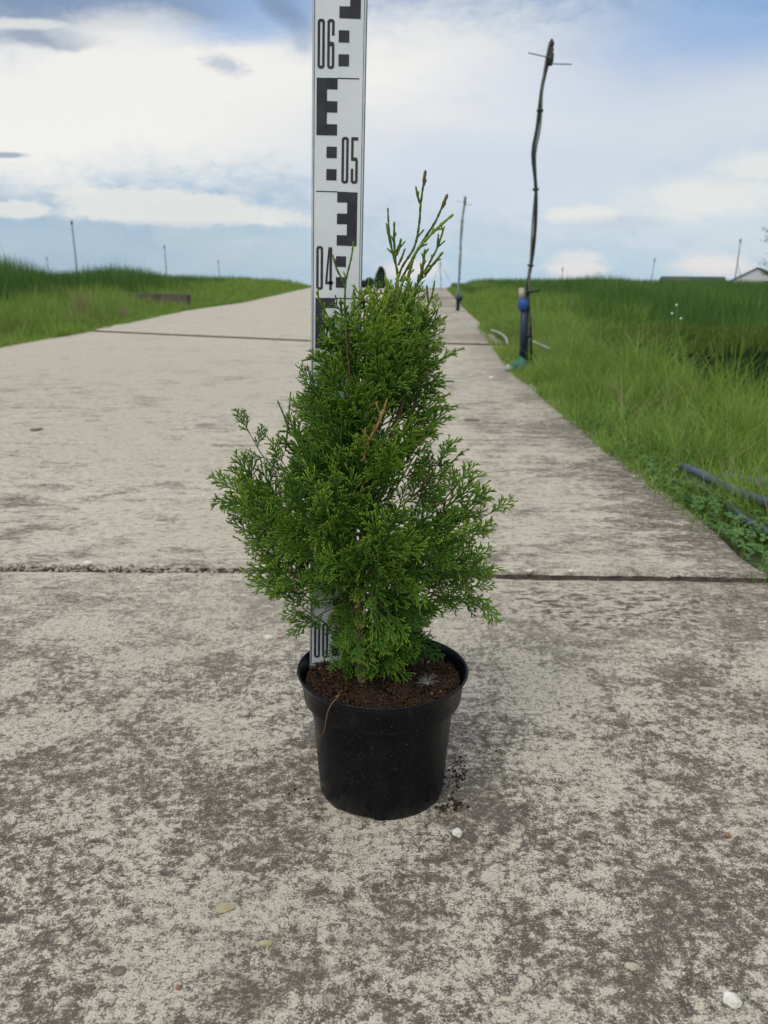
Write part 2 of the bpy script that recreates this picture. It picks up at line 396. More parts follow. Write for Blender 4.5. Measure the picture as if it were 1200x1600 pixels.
M_roofg = simple('mossy_roof', (.05, .065, .045), (.075, .085, .06), .6, .85, .3)
M_fluff = simple('white_fluff', (.42, .42, .40), (.35, .34, .32), 100, .6, .3)
M_root = simple('root_thread', (.23, .13, .07), (.16, .09, .05), 200, .8, .2)
M_puff = simple('white_flower', (.75, .76, .70), (.6, .63, .55), 60, .7, .3)

# ------------------------------------------------------------------ terrain + road
RE = [(-4, .66), (0, .70), (0.8, .735), (1.6, .762), (3.6, .785), (5.2, .80), (7.4, .93), (13, 1.24), (20, 1.62), (36, 2.5), (44, 2.9), (60, 3.4)]
LE = [(-4, -2.95), (0, -3.0), (7, -3.02), (9, -2.98), (13, -3.1), (17.5, -2.85), (38, -3.3), (60, -3.6)]
def pl(tab, y):
    return float(np.interp(y, [a for a, b in tab], [b for a, b in tab]))
def re(y): return pl(RE, y)
def le(y): return pl(LE, y)
def crest(y):
    return 0 if y < 38 else -.0011 * (y - 38) ** 2 if y < 58 else -.44 - .044 * (y - 58)
def sm(a, b, x):
    t = min(1, max(0, (x - a) / (b - a))); return t * t * (3 - 2 * t)
def terr(x, y):
    z = -.05 + .012 * mnoise.noise(Vector((x * 2.1, y * 2.1, 0)))
    if x > 0:
        d = x - re(y)
        if d < 0: return crest(y) - .12
        near = -.03 - .04 * sm(0, .5, d) - .32 * sm(.5, 1.4, d)
        farz = -.03 + .06 * sm(.2, 2.5, d)
        f = sm(6.5, 12, y)
        z = near * (1 - f) + farz * f + .012 * mnoise.noise(Vector((x * 2.1, y * 2.1, 0)))
    else:
        d = le(y) - x
        if d < 0: return crest(y) - .12
        z = -.03 + .03 * sm(.6, 2.2, d) + .012 * mnoise.noise(Vector((x * 2.1, y * 2.1, 0)))
    return z + crest(y)
ys = np.concatenate([np.arange(-30, -4, 2.), np.arange(-4, 14, .25), np.arange(14, 60, 1.), np.arange(60, 200, 10.), np.arange(200, 601, 50.)])
xr = np.concatenate([[0, .02, .15, .4, .7, 1.0, 1.4, 1.8, 2.3, 3, 4, 5.5, 8, 12, 18, 28, 45, 80, 150, 300, 500]])
V = []; nx = 2 * len(xr) + 2
for y in ys:
    for d in xr[::-1]: V.append((le(y) - d, y, terr(le(y) - d - 1e-6, y)))
    V.append((le(y) + .06, y, crest(y) - .12)); V.append((re(y) - .06, y, crest(y) - .12))
    for d in xr: V.append((re(y) + d, y, terr(re(y) + d + 1e-6, y)))
nx = len(V) // len(ys)
idx = np.arange(len(V)).reshape(len(ys), nx)
Q = np.stack([idx[:-1, :-1], idx[:-1, 1:], idx[1:, 1:], idx[1:, :-1]], -1).reshape(-1, 4)
g = link('ground', np_mesh('ground', V, [Q]), M_ground); tag(g, kind='structure')

def joint_line(px_pts):
    pts = [at(px, py, Z=0) for px, py in px_pts]
    xs = [p.x for p in pts]; yv = [p.y for p in pts]
    def f(x):
        if x < xs[0]: return yv[0] + (x - xs[0]) * (yv[1] - yv[0]) / (xs[1] - xs[0])
        if x > xs[-1]: return yv[-1] + (x - xs[-1]) * (yv[-1] - yv[-2]) / (xs[-1] - xs[-2])
        return float(np.interp(x, xs, yv))
    return f
J1 = joint_line([(0, 886), (400, 889), (700, 897), (1200, 903)])
J2 = joint_line([(160, 518), (300, 525), (480, 533), (760, 539)])
base = J2(0)
joints = [lambda x: -4.0, J1, J2] + [(lambda x, k=k: base + 6.1 * k - .05 * x) for k in range(1, 9)]
gaps = [.0, .030, .055] + [.05] * 8
lift = [0, 0] + [.013] * 9
def nz(a, b, c_=0): return mnoise.noise(Vector((a, b, c_)))
V = []; Q = []
U = np.concatenate([[0], np.cumsum(np.concatenate([np.full(60, 1.0), np.full(250, .42)]))]); U = U / U[-1]
nside = []
for s_ in range(len(joints) - 1):
    j0, j1 = joints[s_], joints[s_ + 1]
    rows = [0, .001, .003, .008, .02, .05] + list(np.linspace(.09, .91, 26)) + [.95, .98, .992, .997, .999, 1]
    o = len(V)
    def surf(uu, vv):
        yl = j0(-3) * (1 - vv) + j1(-3) * vv
        xl, x_r = le(yl), re(yl)
        jit = .010 * nz(yl * 3, 7) + .006 * nz(yl * 14, 3)
        x = (xl + jit) * (1 - uu) + (x_r + jit + .014 * nz(yl * 4.1, 1.3) + .010 * nz(yl * 17, 8.3) * (1 if yl > .5 else 1)) * uu
        ya = j0(x) + (gaps[s_] / 2 + abs(.006 * nz(x * 9, s_ * 3.1)) + .004 * nz(x * 40, s_)) * (1 if s_ else 0)
        yb = j1(x) - gaps[s_ + 1] / 2 + .005 * nz(x * 8, s_ * 5.3 + 2) + .003 * nz(x * 37, s_ + 9)
        return x, ya * (1 - vv) + yb * vv
    nu = len(U)
    for vv in rows:
        for uu in U:
            x, y = surf(uu, vv)
            y = float(y)
            rd = 0
            e = min(vv, 1 - vv)
            rd = -.005 if e < .0009 else -.002 if e < .002 else 0
            z = crest(y) + lift[s_] + rd + (.0016 * nz(x * 6, y * 6, 2) if y < 3 else 0) + (.006 * nz(x * .5, y * .25, 5) if y > 2 else 0)
            V.append((x, y, z))
    nr = len(rows)
    I = o + np.arange(nu * nr).reshape(nr, nu)
    Q.append(np.stack([I[:-1, :-1], I[:-1, 1:], I[1:, 1:], I[1:, :-1]], -1).reshape(-1, 4))
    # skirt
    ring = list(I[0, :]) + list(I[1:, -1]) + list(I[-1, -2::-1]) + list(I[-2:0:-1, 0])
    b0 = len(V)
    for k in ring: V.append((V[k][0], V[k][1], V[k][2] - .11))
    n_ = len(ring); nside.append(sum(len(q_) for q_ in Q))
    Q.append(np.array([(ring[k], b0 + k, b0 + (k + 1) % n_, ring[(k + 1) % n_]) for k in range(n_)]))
me = np_mesh('road', V, [np.concatenate(Q)], smooth=False)
road = tag(link('road', me, M_conc), kind='structure')
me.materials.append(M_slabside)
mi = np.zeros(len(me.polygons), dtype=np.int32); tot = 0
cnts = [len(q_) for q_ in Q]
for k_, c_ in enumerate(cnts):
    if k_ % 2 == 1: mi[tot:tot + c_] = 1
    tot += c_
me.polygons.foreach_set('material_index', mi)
# dirt in the joints
V = []; Q = []
for s_ in range(1, len(joints) - 1):
    o = len(V); j = joints[s_]
    xs = np.linspace(le(j(-3)) + .01, re(j(1)) - .012, 260)
    for x in xs:
        y = j(x); z = crest(y) - .006 + .003 * nz(x * 30, s_)
        z -= .003 * (x > 0); V += [(x, y - .035, z - .001), (x, y, z), (x, y + .035, z - .001)]
    for k in range(len(xs) - 1):
        q = o + 3 * k; Q += [(q, q + 3, q + 4, q + 1), (q + 1, q + 4, q + 5, q + 2)]
tag(link('joint_dirt', np_mesh('joint_dirt', V, [np.array(Q)]), M_dirt), kind='structure')

# ------------------------------------------------------------------ stones
def rock_mesh(size, seed, flat=.6, ang=.35, sub=3):
    bm = bmesh.new(); bmesh.ops.create_icosphere(bm, subdivisions=sub, radius=1)
    cuts = []
    r_ = random.Random(seed)
    for k in range(7):
        d = Vector((r_.gauss(0, 1), r_.gauss(0, 1), r_.gauss(0, 1))).normalized(); cuts.append((d, r_.uniform(.62, .9)))
    for v in bm.verts:
        for d, h in cuts:
            e = v.co.dot(d) - h
            if e > 0: v.co -= d * e * .9
        v.co *= 1 + .16 * mnoise.noise(v.co * 2.2 + Vector((seed, 0, 0))) + .07 * mnoise.noise(v.co * 6 + Vector((0, seed, 0)))
        v.co = Vector((v.co.x * size[0], v.co.y * size[1], v.co.z * size[2]))
    me = bpy.data.meshes.new('stone'); bm.to_mesh(me); bm.free()
    me.polygons.foreach_set('use_smooth', [False] * len(me.polygons)); return me
def stone(name, px, py, sx, sy, h, mat, label, cat='stone', seed=1, rz=0, group=None):
    p = at(px, py, Z=0)
    o = link(name, rock_mesh((sx / 2, sy / 2, h / 2), seed), mat); o.location = (p.x, p.y, h * .36); o.rotation_euler = (0, 0, rz)
    return tag(o, label, cat, group)
G = 'loose stones on the concrete'
stone('stone', 714, 1305, .0105, .0135, .0085, M_st_w, 'small angular white stone right in front of the black pot', seed=3, rz=.3, group=G)
stone('stone', 1143, 1568, .0165, .013, .010, M_st_w, 'largest whitish stone, near the bottom right corner of the concrete', seed=5, rz=-.5, group=G)
stone('stone', 987, 1513, .012, .010, .006, M_st_b, 'beige pebble half sunk in concrete, left of the largest whitish stone', seed=8, group=G)
stone('stone', 1137, 1308, .008, .006, .006, M_st_r, 'tiny reddish brown stone on the right side of the near slab', seed=12, group=G)
stone('stone', 420, 999, .014, .011, .008, M_st_w, 'smooth white oval pebble behind the pot on the left', seed=15, group=G)
stone('stone', 440, 996, .013, .010, .006, M_st_p, 'pinkish flat pebble just right of the white oval pebble', seed=17, group=G)
stone('stone', 380, 1139, .007, .006, .005, M_st_b, 'tiny pale pebble left of the black pot', seed=19, group=G)
stone('stone', 185, 1518, .013, .012, .004, M_st_d, 'round dark pebble set flat in concrete at bottom left', seed=21, group=G)
stone('stone', 279, 1545, .005, .005, .004, M_st_r, 'tiny orange stone near the bottom left of the concrete', seed=23, group=G)
stone('stone', 480, 1501, .011, .008, .003, M_st_d, 'thin brownish chip lying below the pot at the bottom centre', seed=27, group=G)
stone('stone', 415, 1476, .012, .007, .004, M_leafy, 'yellowish flake of stone in front of the pot, left of centre', seed=25, group=G)
stone('stone', 892, 895, .012, .010, .009, M_st_w, 'white pebble lying in the near joint right of the plant', seed=31, group=G)
stone('stone', 828, 894, .014, .009, .007, M_st_w, 'flat white pebble in the near joint closest to the plant', seed=33, group=G)
stone('stone', 138, 884, .020, .014, .012, M_st_w, 'whitest pebble in the near joint on the left', seed=35, group=G)
stone('stone', 390, 868, .008, .007, .006, M_st_d, 'dark pebble on the far slab left of the shrub', seed=37, group=G)
stone('stone', 768, 592, .030, .022, .018, M_st_w, 'white stone on the concrete, left of the sprinkler riser', seed=39, group=G)
stone('stone', 1184, 1086, .011, .008, .005, M_st_d, 'dark clod on the right side of the near slab', 'clod', seed=41)
stone('stone', 1050, 1415, .009, .008, .004, M_st_d, 'grey pebble on the right, above the largest whitish stone', seed=43, group=G)
# mud clods
stone('mud_clod', 57, 672, .045, .06, .010, M_st_d, 'small brown mud clod on the far slab at the left edge', 'clod', seed=51)
stone('mud_clod', 738, 657, .07, .05, .010, M_st_d, 'flat brown mud clod on the concrete right of the shrub', 'clod', seed=52)
# dry leaf
p = at(348, 1422, Z=0)
mb = MB(); lv = []
for k in range(11):
    t = 2 * math.pi * k / 11; r_ = .0085 * (1 + .35 * math.sin(3 * t + 1)); lv.append((p.x + r_ * math.cos(t), p.y + r_ * .75 * math.sin(t), .003 + .002 * math.sin(2 * t)))
lv.append((p.x, p.y, .0052)); lo = [(a, b, c_ - .0006) for a, b, c_ in lv]
mb.add(lv, [(k, (k + 1) % 11, 11) for k in range(11)]); mb.add(lo, [((k + 1) % 11, k, 11) for k in range(11)])
tag(mb.build('dry_leaf', M_leafy), 'small pale dry leaf lying below the pot to the left', 'leaf')

def scatter_rocks(name, pts, sizes, mat, label, cat, kinds=5, sub=1, kind='stuff'):
    base_ = []
    for k in range(kinds):
        me = rock_mesh((1, 1, .7), 100 + k, sub=sub)
        n_ = len(me.vertices); a = np.empty(n_ * 3); me.vertices.foreach_get('co', a)
        base_.append((a.reshape(-1, 3), np.array([list(p_.vertices) for p_ in me.polygons])))
        bpy.data.meshes.remove(me)
    Vs = []; Fs = []; o = 0; rn = []
    for (x, y, z), s_ in zip(pts, sizes):
        v, f = base_[rng.integers(kinds)]
        t = rng.uniform(0, 6.28); c_, sn = math.cos(t), math.sin(t)
        w_ = v * s_ * rng.uniform(.7, 1.2, 3)
        w_ = np.stack([w_[:, 0] * c_ - w_[:, 1] * sn, w_[:, 0] * sn + w_[:, 1] * c_, w_[:, 2]], -1) + (x, y, z)
        Vs.append(w_); Fs.append(f + o); o += len(v); rn.append(np.full(len(v), rng.random()))
    me = np_mesh(name, np.concatenate(Vs), [np.concatenate(Fs)], {'rnd': np.concatenate(rn)}, smooth=False)
    return tag(link(name, me, mat), label, cat, kind=kind)
pts = []; sz = []
for k in range(900):
    x = rng.uniform(-1.2, .72) if rng.random() < .45 else rng.uniform(-1.2, -.15)
    if x > 0 and rng.random() < .93: continue
    pts.append((x, J1(x) + rng.normal(0, .010), -.005 + rng.uniform(-.003, .004))); sz.append(abs(rng.normal(.0032, .0016)) + .0012)
scatter_rocks('joint_gravel', pts, sz, M_gravel, 'loose gravel filling the near joint between the slabs', 'gravel')
pts = []; sz = []
for cx, cy, sd_, k_ in ((718, 1212, 9, 26), (714, 1256, 8, 34), (690, 1264, 5, 14), (720, 1190, 6, 8), (780, 1178, 5, 5), (735, 1140, 14, 7), (470, 1245, 14, 6), (705, 1230, 9, 10)):
    for _ in range(k_ * 3):
        q = at(cx + rng.normal(0, sd_), cy + rng.normal(0, sd_ * .8), Z=0)
        pts.append((q.x, q.y, .0006)); sz.append(rng.uniform(.0004, .0011) if rng.random() < .75 else rng.uniform(.001, .0024))
scatter_rocks('soil_crumbs', pts, sz, M_crumb, 'dark crumbs of potting soil spilled on the concrete beside the pot', 'soil crumbs')

pts = []; sz = []
for k in range(900):
    y = .35 + 3.2 * rng.random() ** 1.6; x = rng.uniform(-.62, .62) * (y + .3)
    if x < re(y) - .02 and x > le(y) + .02 and math.hypot(x, y - .866) > .09: pts.append((x, y, .0004)); sz.append(rng.uniform(.0006, .0016) * (1.6 if rng.random() < .08 else 1))
scatter_rocks('grit', pts[::2], sz[::2], M_st_b, 'fine pale grit scattered over the near concrete', 'grit')
scatter_rocks('grit', pts[1::2], sz[1::2], M_st_d, 'fine dark grit scattered over the near concrete', 'grit')

# ------------------------------------------------------------------ pot
PC = at(598.5, 1046, Z=.567 - .42); PC = Vector((PC.x, PC.y, 0))
PC.x = at(598, 1046, Y=.866).x; PC.y = .866
pot = empty('plant_pot', PC); tag(pot, 'round black plastic nursery pot of dark soil standing on the concrete', 'plant pot')
H = .147
def zf(j, t):
    if j in (0, 1, 2):
        s_ = math.sin(3 * t + 1.25)
        return .0032 * sm(.55, .75, s_)
    return 0
mb = MB()
mb.lathe([(.060, .004), (.0675, .001), (.0702, .0), (.0712, .004), (.0735, .035), (.0765, .075), (.0790, .104), (.0795, .112)], 128, PC, zf)
mb.lathe([(.0795, .112), (.0801, .1126), (.0862, .1132), (.0874, .1142), (.0878, .116), (.0890, .128)], 128, PC)
mb.build('body', M_pot, pot)
mb = MB()
mb.lathe([(.0890, .128), (.0906, .137), (.0920, .1425), (.0940, .1438), (.0950, .1450), (.0952, .1463), (.0944, .1473), (.0932, .1470), (.0924, .1455), (.0905, .1400), (.0885, .1300), (.0865, .118), (.084, .110)], 128, PC)
mb.build('rim', M_pot, pot)
# soil surface
SZ = .1345
V = []; Q = []
nr, nt = 60, 160
for i in range(nr + 1):
    r_ = .0862 * i / nr
    for k in range(nt):
        t = 2 * math.pi * k / nt; x, y = r_ * math.cos(t), r_ * math.sin(t)
        h = .0045 * nz(x * 40, y * 40) + .0032 * nz(x * 130, y * 130, 3) + .0016 * nz(x * 330, y * 330, 6) + .005 * (1 - (r_ / .09) ** 2) - .003 * sm(.078, .09, r_)
        V.append((PC.x + x, PC.y + y, SZ + h))
I = np.arange(len(V)).reshape(nr + 1, nt)
Q = np.stack([I[:-1], np.roll(I[:-1], -1, 1), np.roll(I[1:], -1, 1), I[1:]], -1).reshape(-1, 4)[:, ::-1]
soil = link('soil', np_mesh('soil', V, [Q]), M_peat, pot)
def soilz(x, y):
    r_ = math.hypot(x - PC.x, y - PC.y); return SZ + .005 * (1 - (r_ / .09) ** 2)
def litter(name, n_, smin, smax, mat, elong):
    Vs = []; Fs = []; o = 0
    for _ in range(n_):
        r_ = .083 * math.sqrt(rng.random()); t = rng.uniform(0, 6.28)
        x, y = PC.x + r_ * math.cos(t), PC.y + r_ * math.sin(t)
        L = rng.uniform(smin, smax) * elong; w_ = rng.uniform(smin, smax) * .6; hh = w_ * .6
        v = np.array([(-L, -w_, -hh), (L, -w_ * .6, -hh), (L * .8, w_, -hh), (-L * .9, w_ * .8, -hh), (-L * .8, -w_ * .7, hh), (L * .85, -w_ * .5, hh * .6), (L * .7, w_ * .6, hh), (-L, w_ * .5, hh * .7)])
        E = Matrix.Rotation(rng.uniform(0, 6.28), 3, 'Z') @ Matrix.Rotation(rng.normal(0, .5), 3, 'Y') @ Matrix.Rotation(rng.normal(0, .4), 3, 'X')
        v = v @ np.array(E).T + (x, y, soilz(x, y) + rng.uniform(0, .003))
        Vs.append(v); Fs.append(np.array([(3, 2, 1, 0), (4, 5, 6, 7), (0, 1, 5, 4), (1, 2, 6, 5), (2, 3, 7, 6), (3, 0, 4, 7)]) + o); o += 8
    return link(name, np_mesh(name, np.concatenate(Vs), [np.concatenate(Fs)], smooth=False), mat, pot)
tag(litter('soil_crumbs', 1500, .0008, .0024, M_chip, 1.5), kind='stuff')
tag(litter('peat_fibres', 900, .0005, .0009, M_chip, 7), kind='stuff')
tag(litter('pale_chips', 46, .0008, .0022, M_chipl, 1.6), kind='stuff')

# hanging root over the rim
pp = [at(533, 1078, Y=.80), at(527, 1090, Y=.786), at(517, 1101, Y=.778), at(512, 1112, Y=.777), at(509, 1128, Y=.781), at(507, 1142, Y=.786), at(500, 1152, Y=.789)]
mb = MB(); mb.tube(pp, [.0004, .00045, .0005, .0005, .00045, .0004, .0003], 5)
tag(mb.build('root', M_root), 'thin brown root dangling over the front left of the pot rim', 'root')
# seed with fluff
p0 = at(668, 1068, Z=SZ + .009); mb = MB()
for k in range(46):
    d = Vector((random.gauss(0, 1), random.gauss(0, 1), abs(random.gauss(0, .7)))).normalized()
    e = p0 + d * random.uniform(.008, .015)
    if e.z < SZ + .003: e.z = SZ + .003
    mb.tube([p0, (p0 + e) / 2 + Vector((0, 0, .0012)), e], [.00011, .00009, .00006], 3, caps=False)
mb.tube([p0 - Vector((0, 0, .003)), p0 + Vector((0, 0, .001))], [.0006, .0009], 6)
tag(mb.build('seed_fluff', M_fluff), 'white feathery seed lying on the dark soil, right of the stem', 'seed')

# ------------------------------------------------------------------ levelling staff
STY = .897
B0 = at(484.0, 1036.5, Y=STY)                       # left bottom corner of the printed scale (0 cm)
T0 = at(488.6, 0, Y=STY)
zax = (T0 - B0).normalized()
zax = Vector((zax.x, 0, zax.z)).normalized()
xax = Vector((zax.z, 0, -zax.x))
yax = zax.cross(xax)
SM = Matrix((xax, yax, zax)).transposed().to_4x4(); SM.translation = B0     # local: x 0..5cm, y back, z height
W = .0505
staff = bpy.data.objects.new('levelling_staff', None); col.objects.link(staff); staff.matrix_world = SM
staff.location = SM.translation; staff.rotation_euler = SM.to_euler()
SM = SM @ Matrix.Diagonal((1, 1, 1.0225, 1))
tag(staff, 'tall white surveying staff with black E marks standing in the pot behind the shrub', 'measuring staff')
def sbox(mb, x0, x1, z0, z1, y0=-.0004, y1=.0): mb.box((x0, y0, z0), (x1, y1, z1), SM)
LEN = 1.0
mb = MB(); sbox(mb, .0022, W - .0022, 0, LEN, .0, .020); mb.build('board', M_white, staff, smooth=False)
mb = MB(); sbox(mb, 0, .0016, -.004, LEN, -.0010, .0215); sbox(mb, W - .0016, W, -.004, LEN, -.0010, .0215); mb.build('side_rail', M_rail, staff, smooth=False, bevel=.0003)
mb = MB(); sbox(mb, .0016, .0022, 0, LEN, .0005, .019); sbox(mb, W - .0022, W - .0016, 0, LEN, .0005, .019)
sbox(mb, -.0004, 0, 0, LEN, .002, .0205); sbox(mb, W, W + .0004, 0, LEN, .002, .0205); mb.build('seam', M_seam, staff, smooth=False)
mb = MB(); sbox(mb, -.0008, W + .0008, -.011, -.0002, -.0018, .0225); mb.build('foot_cap', M_foot, staff, smooth=False, bevel=.0006)
c1 = .01
def digit(mb, ch, x, z):
    """narrow technical numeral: w 6.6 mm, h 40 mm, stroke 2 mm"""
    w_, h, s_ = .0068, .0415, .0024
    def b(a0, a1, b0, b1): sbox(mb, x + a0, x + a1, z + b0, z + b1)
    def vert(side, b0, b1):
        if side == 'l': b(0, s_, b0, b1)
        else: b(w_ - s_, w_, b0, b1)
    def cap(top):        # chamfered end
        zt = h if top else 0; sg = -1 if top else 1
        pts_ = [(0, .0018), (.0016, 0), (w_ - .0016, 0), (w_, .0018), (w_ - s_, .0028), (w_ - s_, s_), (s_, s_), (s_, .0028)]
        pts_ = [(0, .0028), (0, .0018), (.0016, 0), (w_ - .0016, 0), (w_, .0018), (w_, .0028), (w_ - s_, .0028), (w_ - s_, s_), (s_, s_), (s_, .0028)]
        V_ = []; n2 = len(pts_)
        for yy_ in (-.0004, 0):
            for px_, pz in pts_: V_.append(SM @ Vector((x + px_, yy_, z + zt + sg * pz)))
        quads = [(0, 1, 2, 8), (0, 8, 9), (2, 3, 7, 8), (3, 4, 5, 7), (5, 6, 7)]
        fs = [q if sg > 0 else q[::-1] for q in quads] + [tuple(i + n2 for i in q[::-1]) for q in quads]
        fs += [(k, (k + 1) % n2, (k + 1) % n2 + n2, k + n2) for k in range(n2)]
        mb.add(V_, fs)
    if ch == '0':
        cap(True); cap(False); vert('l', .0028, h - .0028); vert('r', .0028, h - .0028)
    elif ch == '6':
        cap(True); cap(False); vert('l', .0028, h - .0028); vert('r', .0028, .021); vert('r', h - .0135, h - .0028); b(s_, w_ - s_, .0190, .0228); b(w_ - s_, w_ - .0006, .021, .0226)
    elif ch == '5':
        cap(False); vert('r', .0028, .021); b(0, w_, h - .0028, h); vert('l', .0205, h - .0028); b(s_, w_ - s_, .0205, .0235); b(w_ - s_, w_ - .0006, .021, .0234); vert('l', .0028, .0135)
    elif ch == '4':
        b(w_ - s_ * 1.1, w_ - .0001, 0, h * .98); b(0, w_ + .0012, .0055, .0083)
        V_ = [SM @ Vector((x + a, yy_, z + bz)) for yy_ in (-.0004, 0) for a, bz in ((0, .0083), (.0021, .0083), (w_ - s_ * 1.1, h * .86), (w_ - s_ * 1.1, h * .98), (w_ - s_ * 1.1 - .0012, h * .98))]
        mb.add(V_, [(0, 1, 2, 3, 4), (9, 8, 7, 6, 5)] + [(k, (k + 1) % 5, (k + 1) % 5 + 5, k + 5) for k in range(5)])
    elif ch == '3':
        cap(True); cap(False); vert('r', .0028, h - .0028); vert('l', .0028, .011); vert('l', h - .011, h - .0028); b(.0024, w_ - s_, .0190, .0215)
    elif ch == '2':
        cap(True); b(0, w_, 0, .0026); vert('r', .024, h - .0028); vert('l', .0026, .017); b(0, w_, .017, .0195); b(w_ - s_, w_, .0195, .024)
        vert('l', h - .011, h - .0028)
    elif ch == '1':
        b(w_ * .4, w_ * .4 + s_, 0, h); b(w_ * .1, w_ * .4, h - .005, h - .0025)
    elif ch == '7':
        b(0, w_, h - .0026, h); vert('r', 0, h - .0026)
mk = MB()
for dm in range(10):
    z = dm * .1
    left = dm % 2 == 1                                  # E on the left
    if left: ex0, sp0, sp1, sq0 = .0042, .0042, .0142, .0142
    else: ex0, sp0, sp1, sq0 = .0252, .0352, .0452, .0248
    sbox(mk, sp0, sp1, z + .05, z + .0996)
    for k in (0, 2, 4):
        if left: sbox(mk, sp1 - .0002, .0242, z + .05 + k * c1 + .0001, z + .0598 + k * c1)
        else: sbox(mk, .0252, sp0 + .0002, z + .05 + k * c1 + .0001, z + .0598 + k * c1)
    for k in (1, 3): sbox(mk, sq0, sq0 + c1, z + k * c1, z + (k + 1) * c1)
    if left: sbox(mk, .0243, .0450, z + .0993, z + .1001)
    else: sbox(mk, .0042, .0251, z + .0993, z + .1001)
mk.build('scale_marks', M_mark, staff, smooth=False)
for dm in range(7):
    left = dm % 2 == 1; z = dm * .1 + .0075
    x0 = .0290 if left else .0048
    md = MB(); digit(md, '0', x0, z); md.build('numeral', M_mark, staff, smooth=False)
    md = MB(); digit(md, str(dm), x0 + .0092, z); md.build('numeral', M_mark, staff, smooth=False)

# ------------------------------------------------------------------ conifer
PY = .872
SOILC = at(567, 1062, Z=SZ)
RING_T = np.array([0, .25, .5, .75, .93]); RING_W = np.array([.72, 1.0, .82, .95, .55])
def finger(p, d, nrm, L, w_, th=.48, t0=0., t1=1.):
    """one little scale-leaf shoot; returns 21 verts + tip values"""
    d = d / np.linalg.norm(d); s_ = np.cross(d, nrm); s_ /= np.linalg.norm(s_)
    nn = np.cross(s_, d)
    vs = []
    for t, ww in zip(RING_T, RING_W):
        c_ = p + d * L * t
        a = s_ * w_ * .5 * ww; b = nn * w_ * .5 * ww * th
        vs += [c_ + a, c_ + b, c_ - a, c_ - b]
    vs.append(p + d * L)
    tv = np.repeat(np.append(RING_T, 1.)[:5], 4); tv = np.append(tv, 1.)
    return np.array(vs), t0 + (t1 - t0) * tv
FQ = np.array([(i * 4 + k, i * 4 + (k + 1) % 4, i * 4 + 4 + (k + 1) % 4, i * 4 + 4 + k) for i in range(4) for k in range(4)])
FT = np.array([(16 + k, 16 + (k + 1) % 4, 20) for k in range(4)])
def rot2(d, a):       # rotate in XZ plane
    c_, s_ = math.cos(a), math.sin(a); return np.array([d[0] * c_ + d[2] * s_, d[1], -d[0] * s_ + d[2] * c_])
def chain(out, p, d, L, w_, seg, bend, t0, t1, lift=0.):
    """curved shoot of overlapping segments; returns points along it"""
    pts_ = [p.copy()]; n_ = max(1, int(round(L / seg))); sl = L / n_
    nrm = np.array([0, 1., 0])
    for i in range(n_):
        a, b = i / n_, (i + 1) / n_
        out.append(finger(p, d, nrm, sl * 1.25 if i < n_ - 1 else sl * 1.1, w_ * (1.0 - .25 * a), t0=t0 + (t1 - t0) * a, t1=t0 + (t1 - t0) * b))
        p = p + d * sl; d = rot2(d, bend / n_); d = d + np.array([0, lift / n_, 0]); d /= np.linalg.norm(d)
        pts_.append(p.copy())
    return pts_, d
def make_spray(seed, L=.055, dens=1.0, w0=.0027):
    r_ = random.Random(seed); out = []
    d = np.array([0, 0, 1.]); bend = r_.uniform(-.4, .4); Y1 = np.array([0, 1., 0])
    pts_, _ = chain(out, np.zeros(3), d, L, w0, .0058, bend, .1, 1., r_.uniform(-.25, .25))
    n_ = len(pts_); side = r_.choice((-1, 1))
    for i in range(1, n_ - 1):
        f = i / (n_ - 1); side = -side
        if r_.random() > dens: continue
        dd = (pts_[i + 1] - pts_[i]); dd /= np.linalg.norm(dd)
        prof = min(1, .55 + f * 1.6) * (1 - f) ** .7
        l1 = max(.008, L * .58 * prof * r_.uniform(.75, 1.15))
        d1 = rot2(dd, side * r_.uniform(.50, .72)); d1 = d1 + np.array([0, r_.uniform(-.25, .25), 0]); d1 /= np.linalg.norm(d1)
        q, _ = chain(out, pts_[i], d1, l1, w0 * .93, .0056, -side * r_.uniform(.0, .3), .25 + .3 * f, 1., r_.uniform(-.2, .2))
        s2 = side
        for j in range(1, len(q)):
            s2 = -s2
            if j == len(q) - 1 and r_.random() < .5: continue
            e = (q[j] - q[j - 1]); e = e / np.linalg.norm(e); g_ = j / len(q)
            l2 = (.0065 + .0065 * (1 - g_)) * r_.uniform(.75, 1.2)
            d2 = rot2(e, s2 * r_.uniform(.38, .58)); d2 = d2 + np.array([0, r_.uniform(-.2, .2), 0]); d2 /= np.linalg.norm(d2)
            out.append(finger(q[j] - e * .001, d2, Y1, l2, w0 * .90, t0=.5, t1=1.))
            if l2 > .0105: out.append(finger(q[j] + d2 * l2 * .4, rot2(d2, -s2 * .6), Y1, l2 * .55, w0 * .8, t0=.6, t1=1.))
    return np.concatenate([a for a, b in out]), np.concatenate([b for a, b in out]), len(out)
TPL = [make_spray(100 + i) for i in range(10)]
TPS = [make_spray(200 + i, L=.036) for i in range(6)]           # small sprays
TPN = [make_spray(300 + i, L=.045, dens=.5, w0=.0027) for i in range(5)]    # lean, open twigs
fol = []                                                         # (verts, tip, rnd, bud, nfingers)
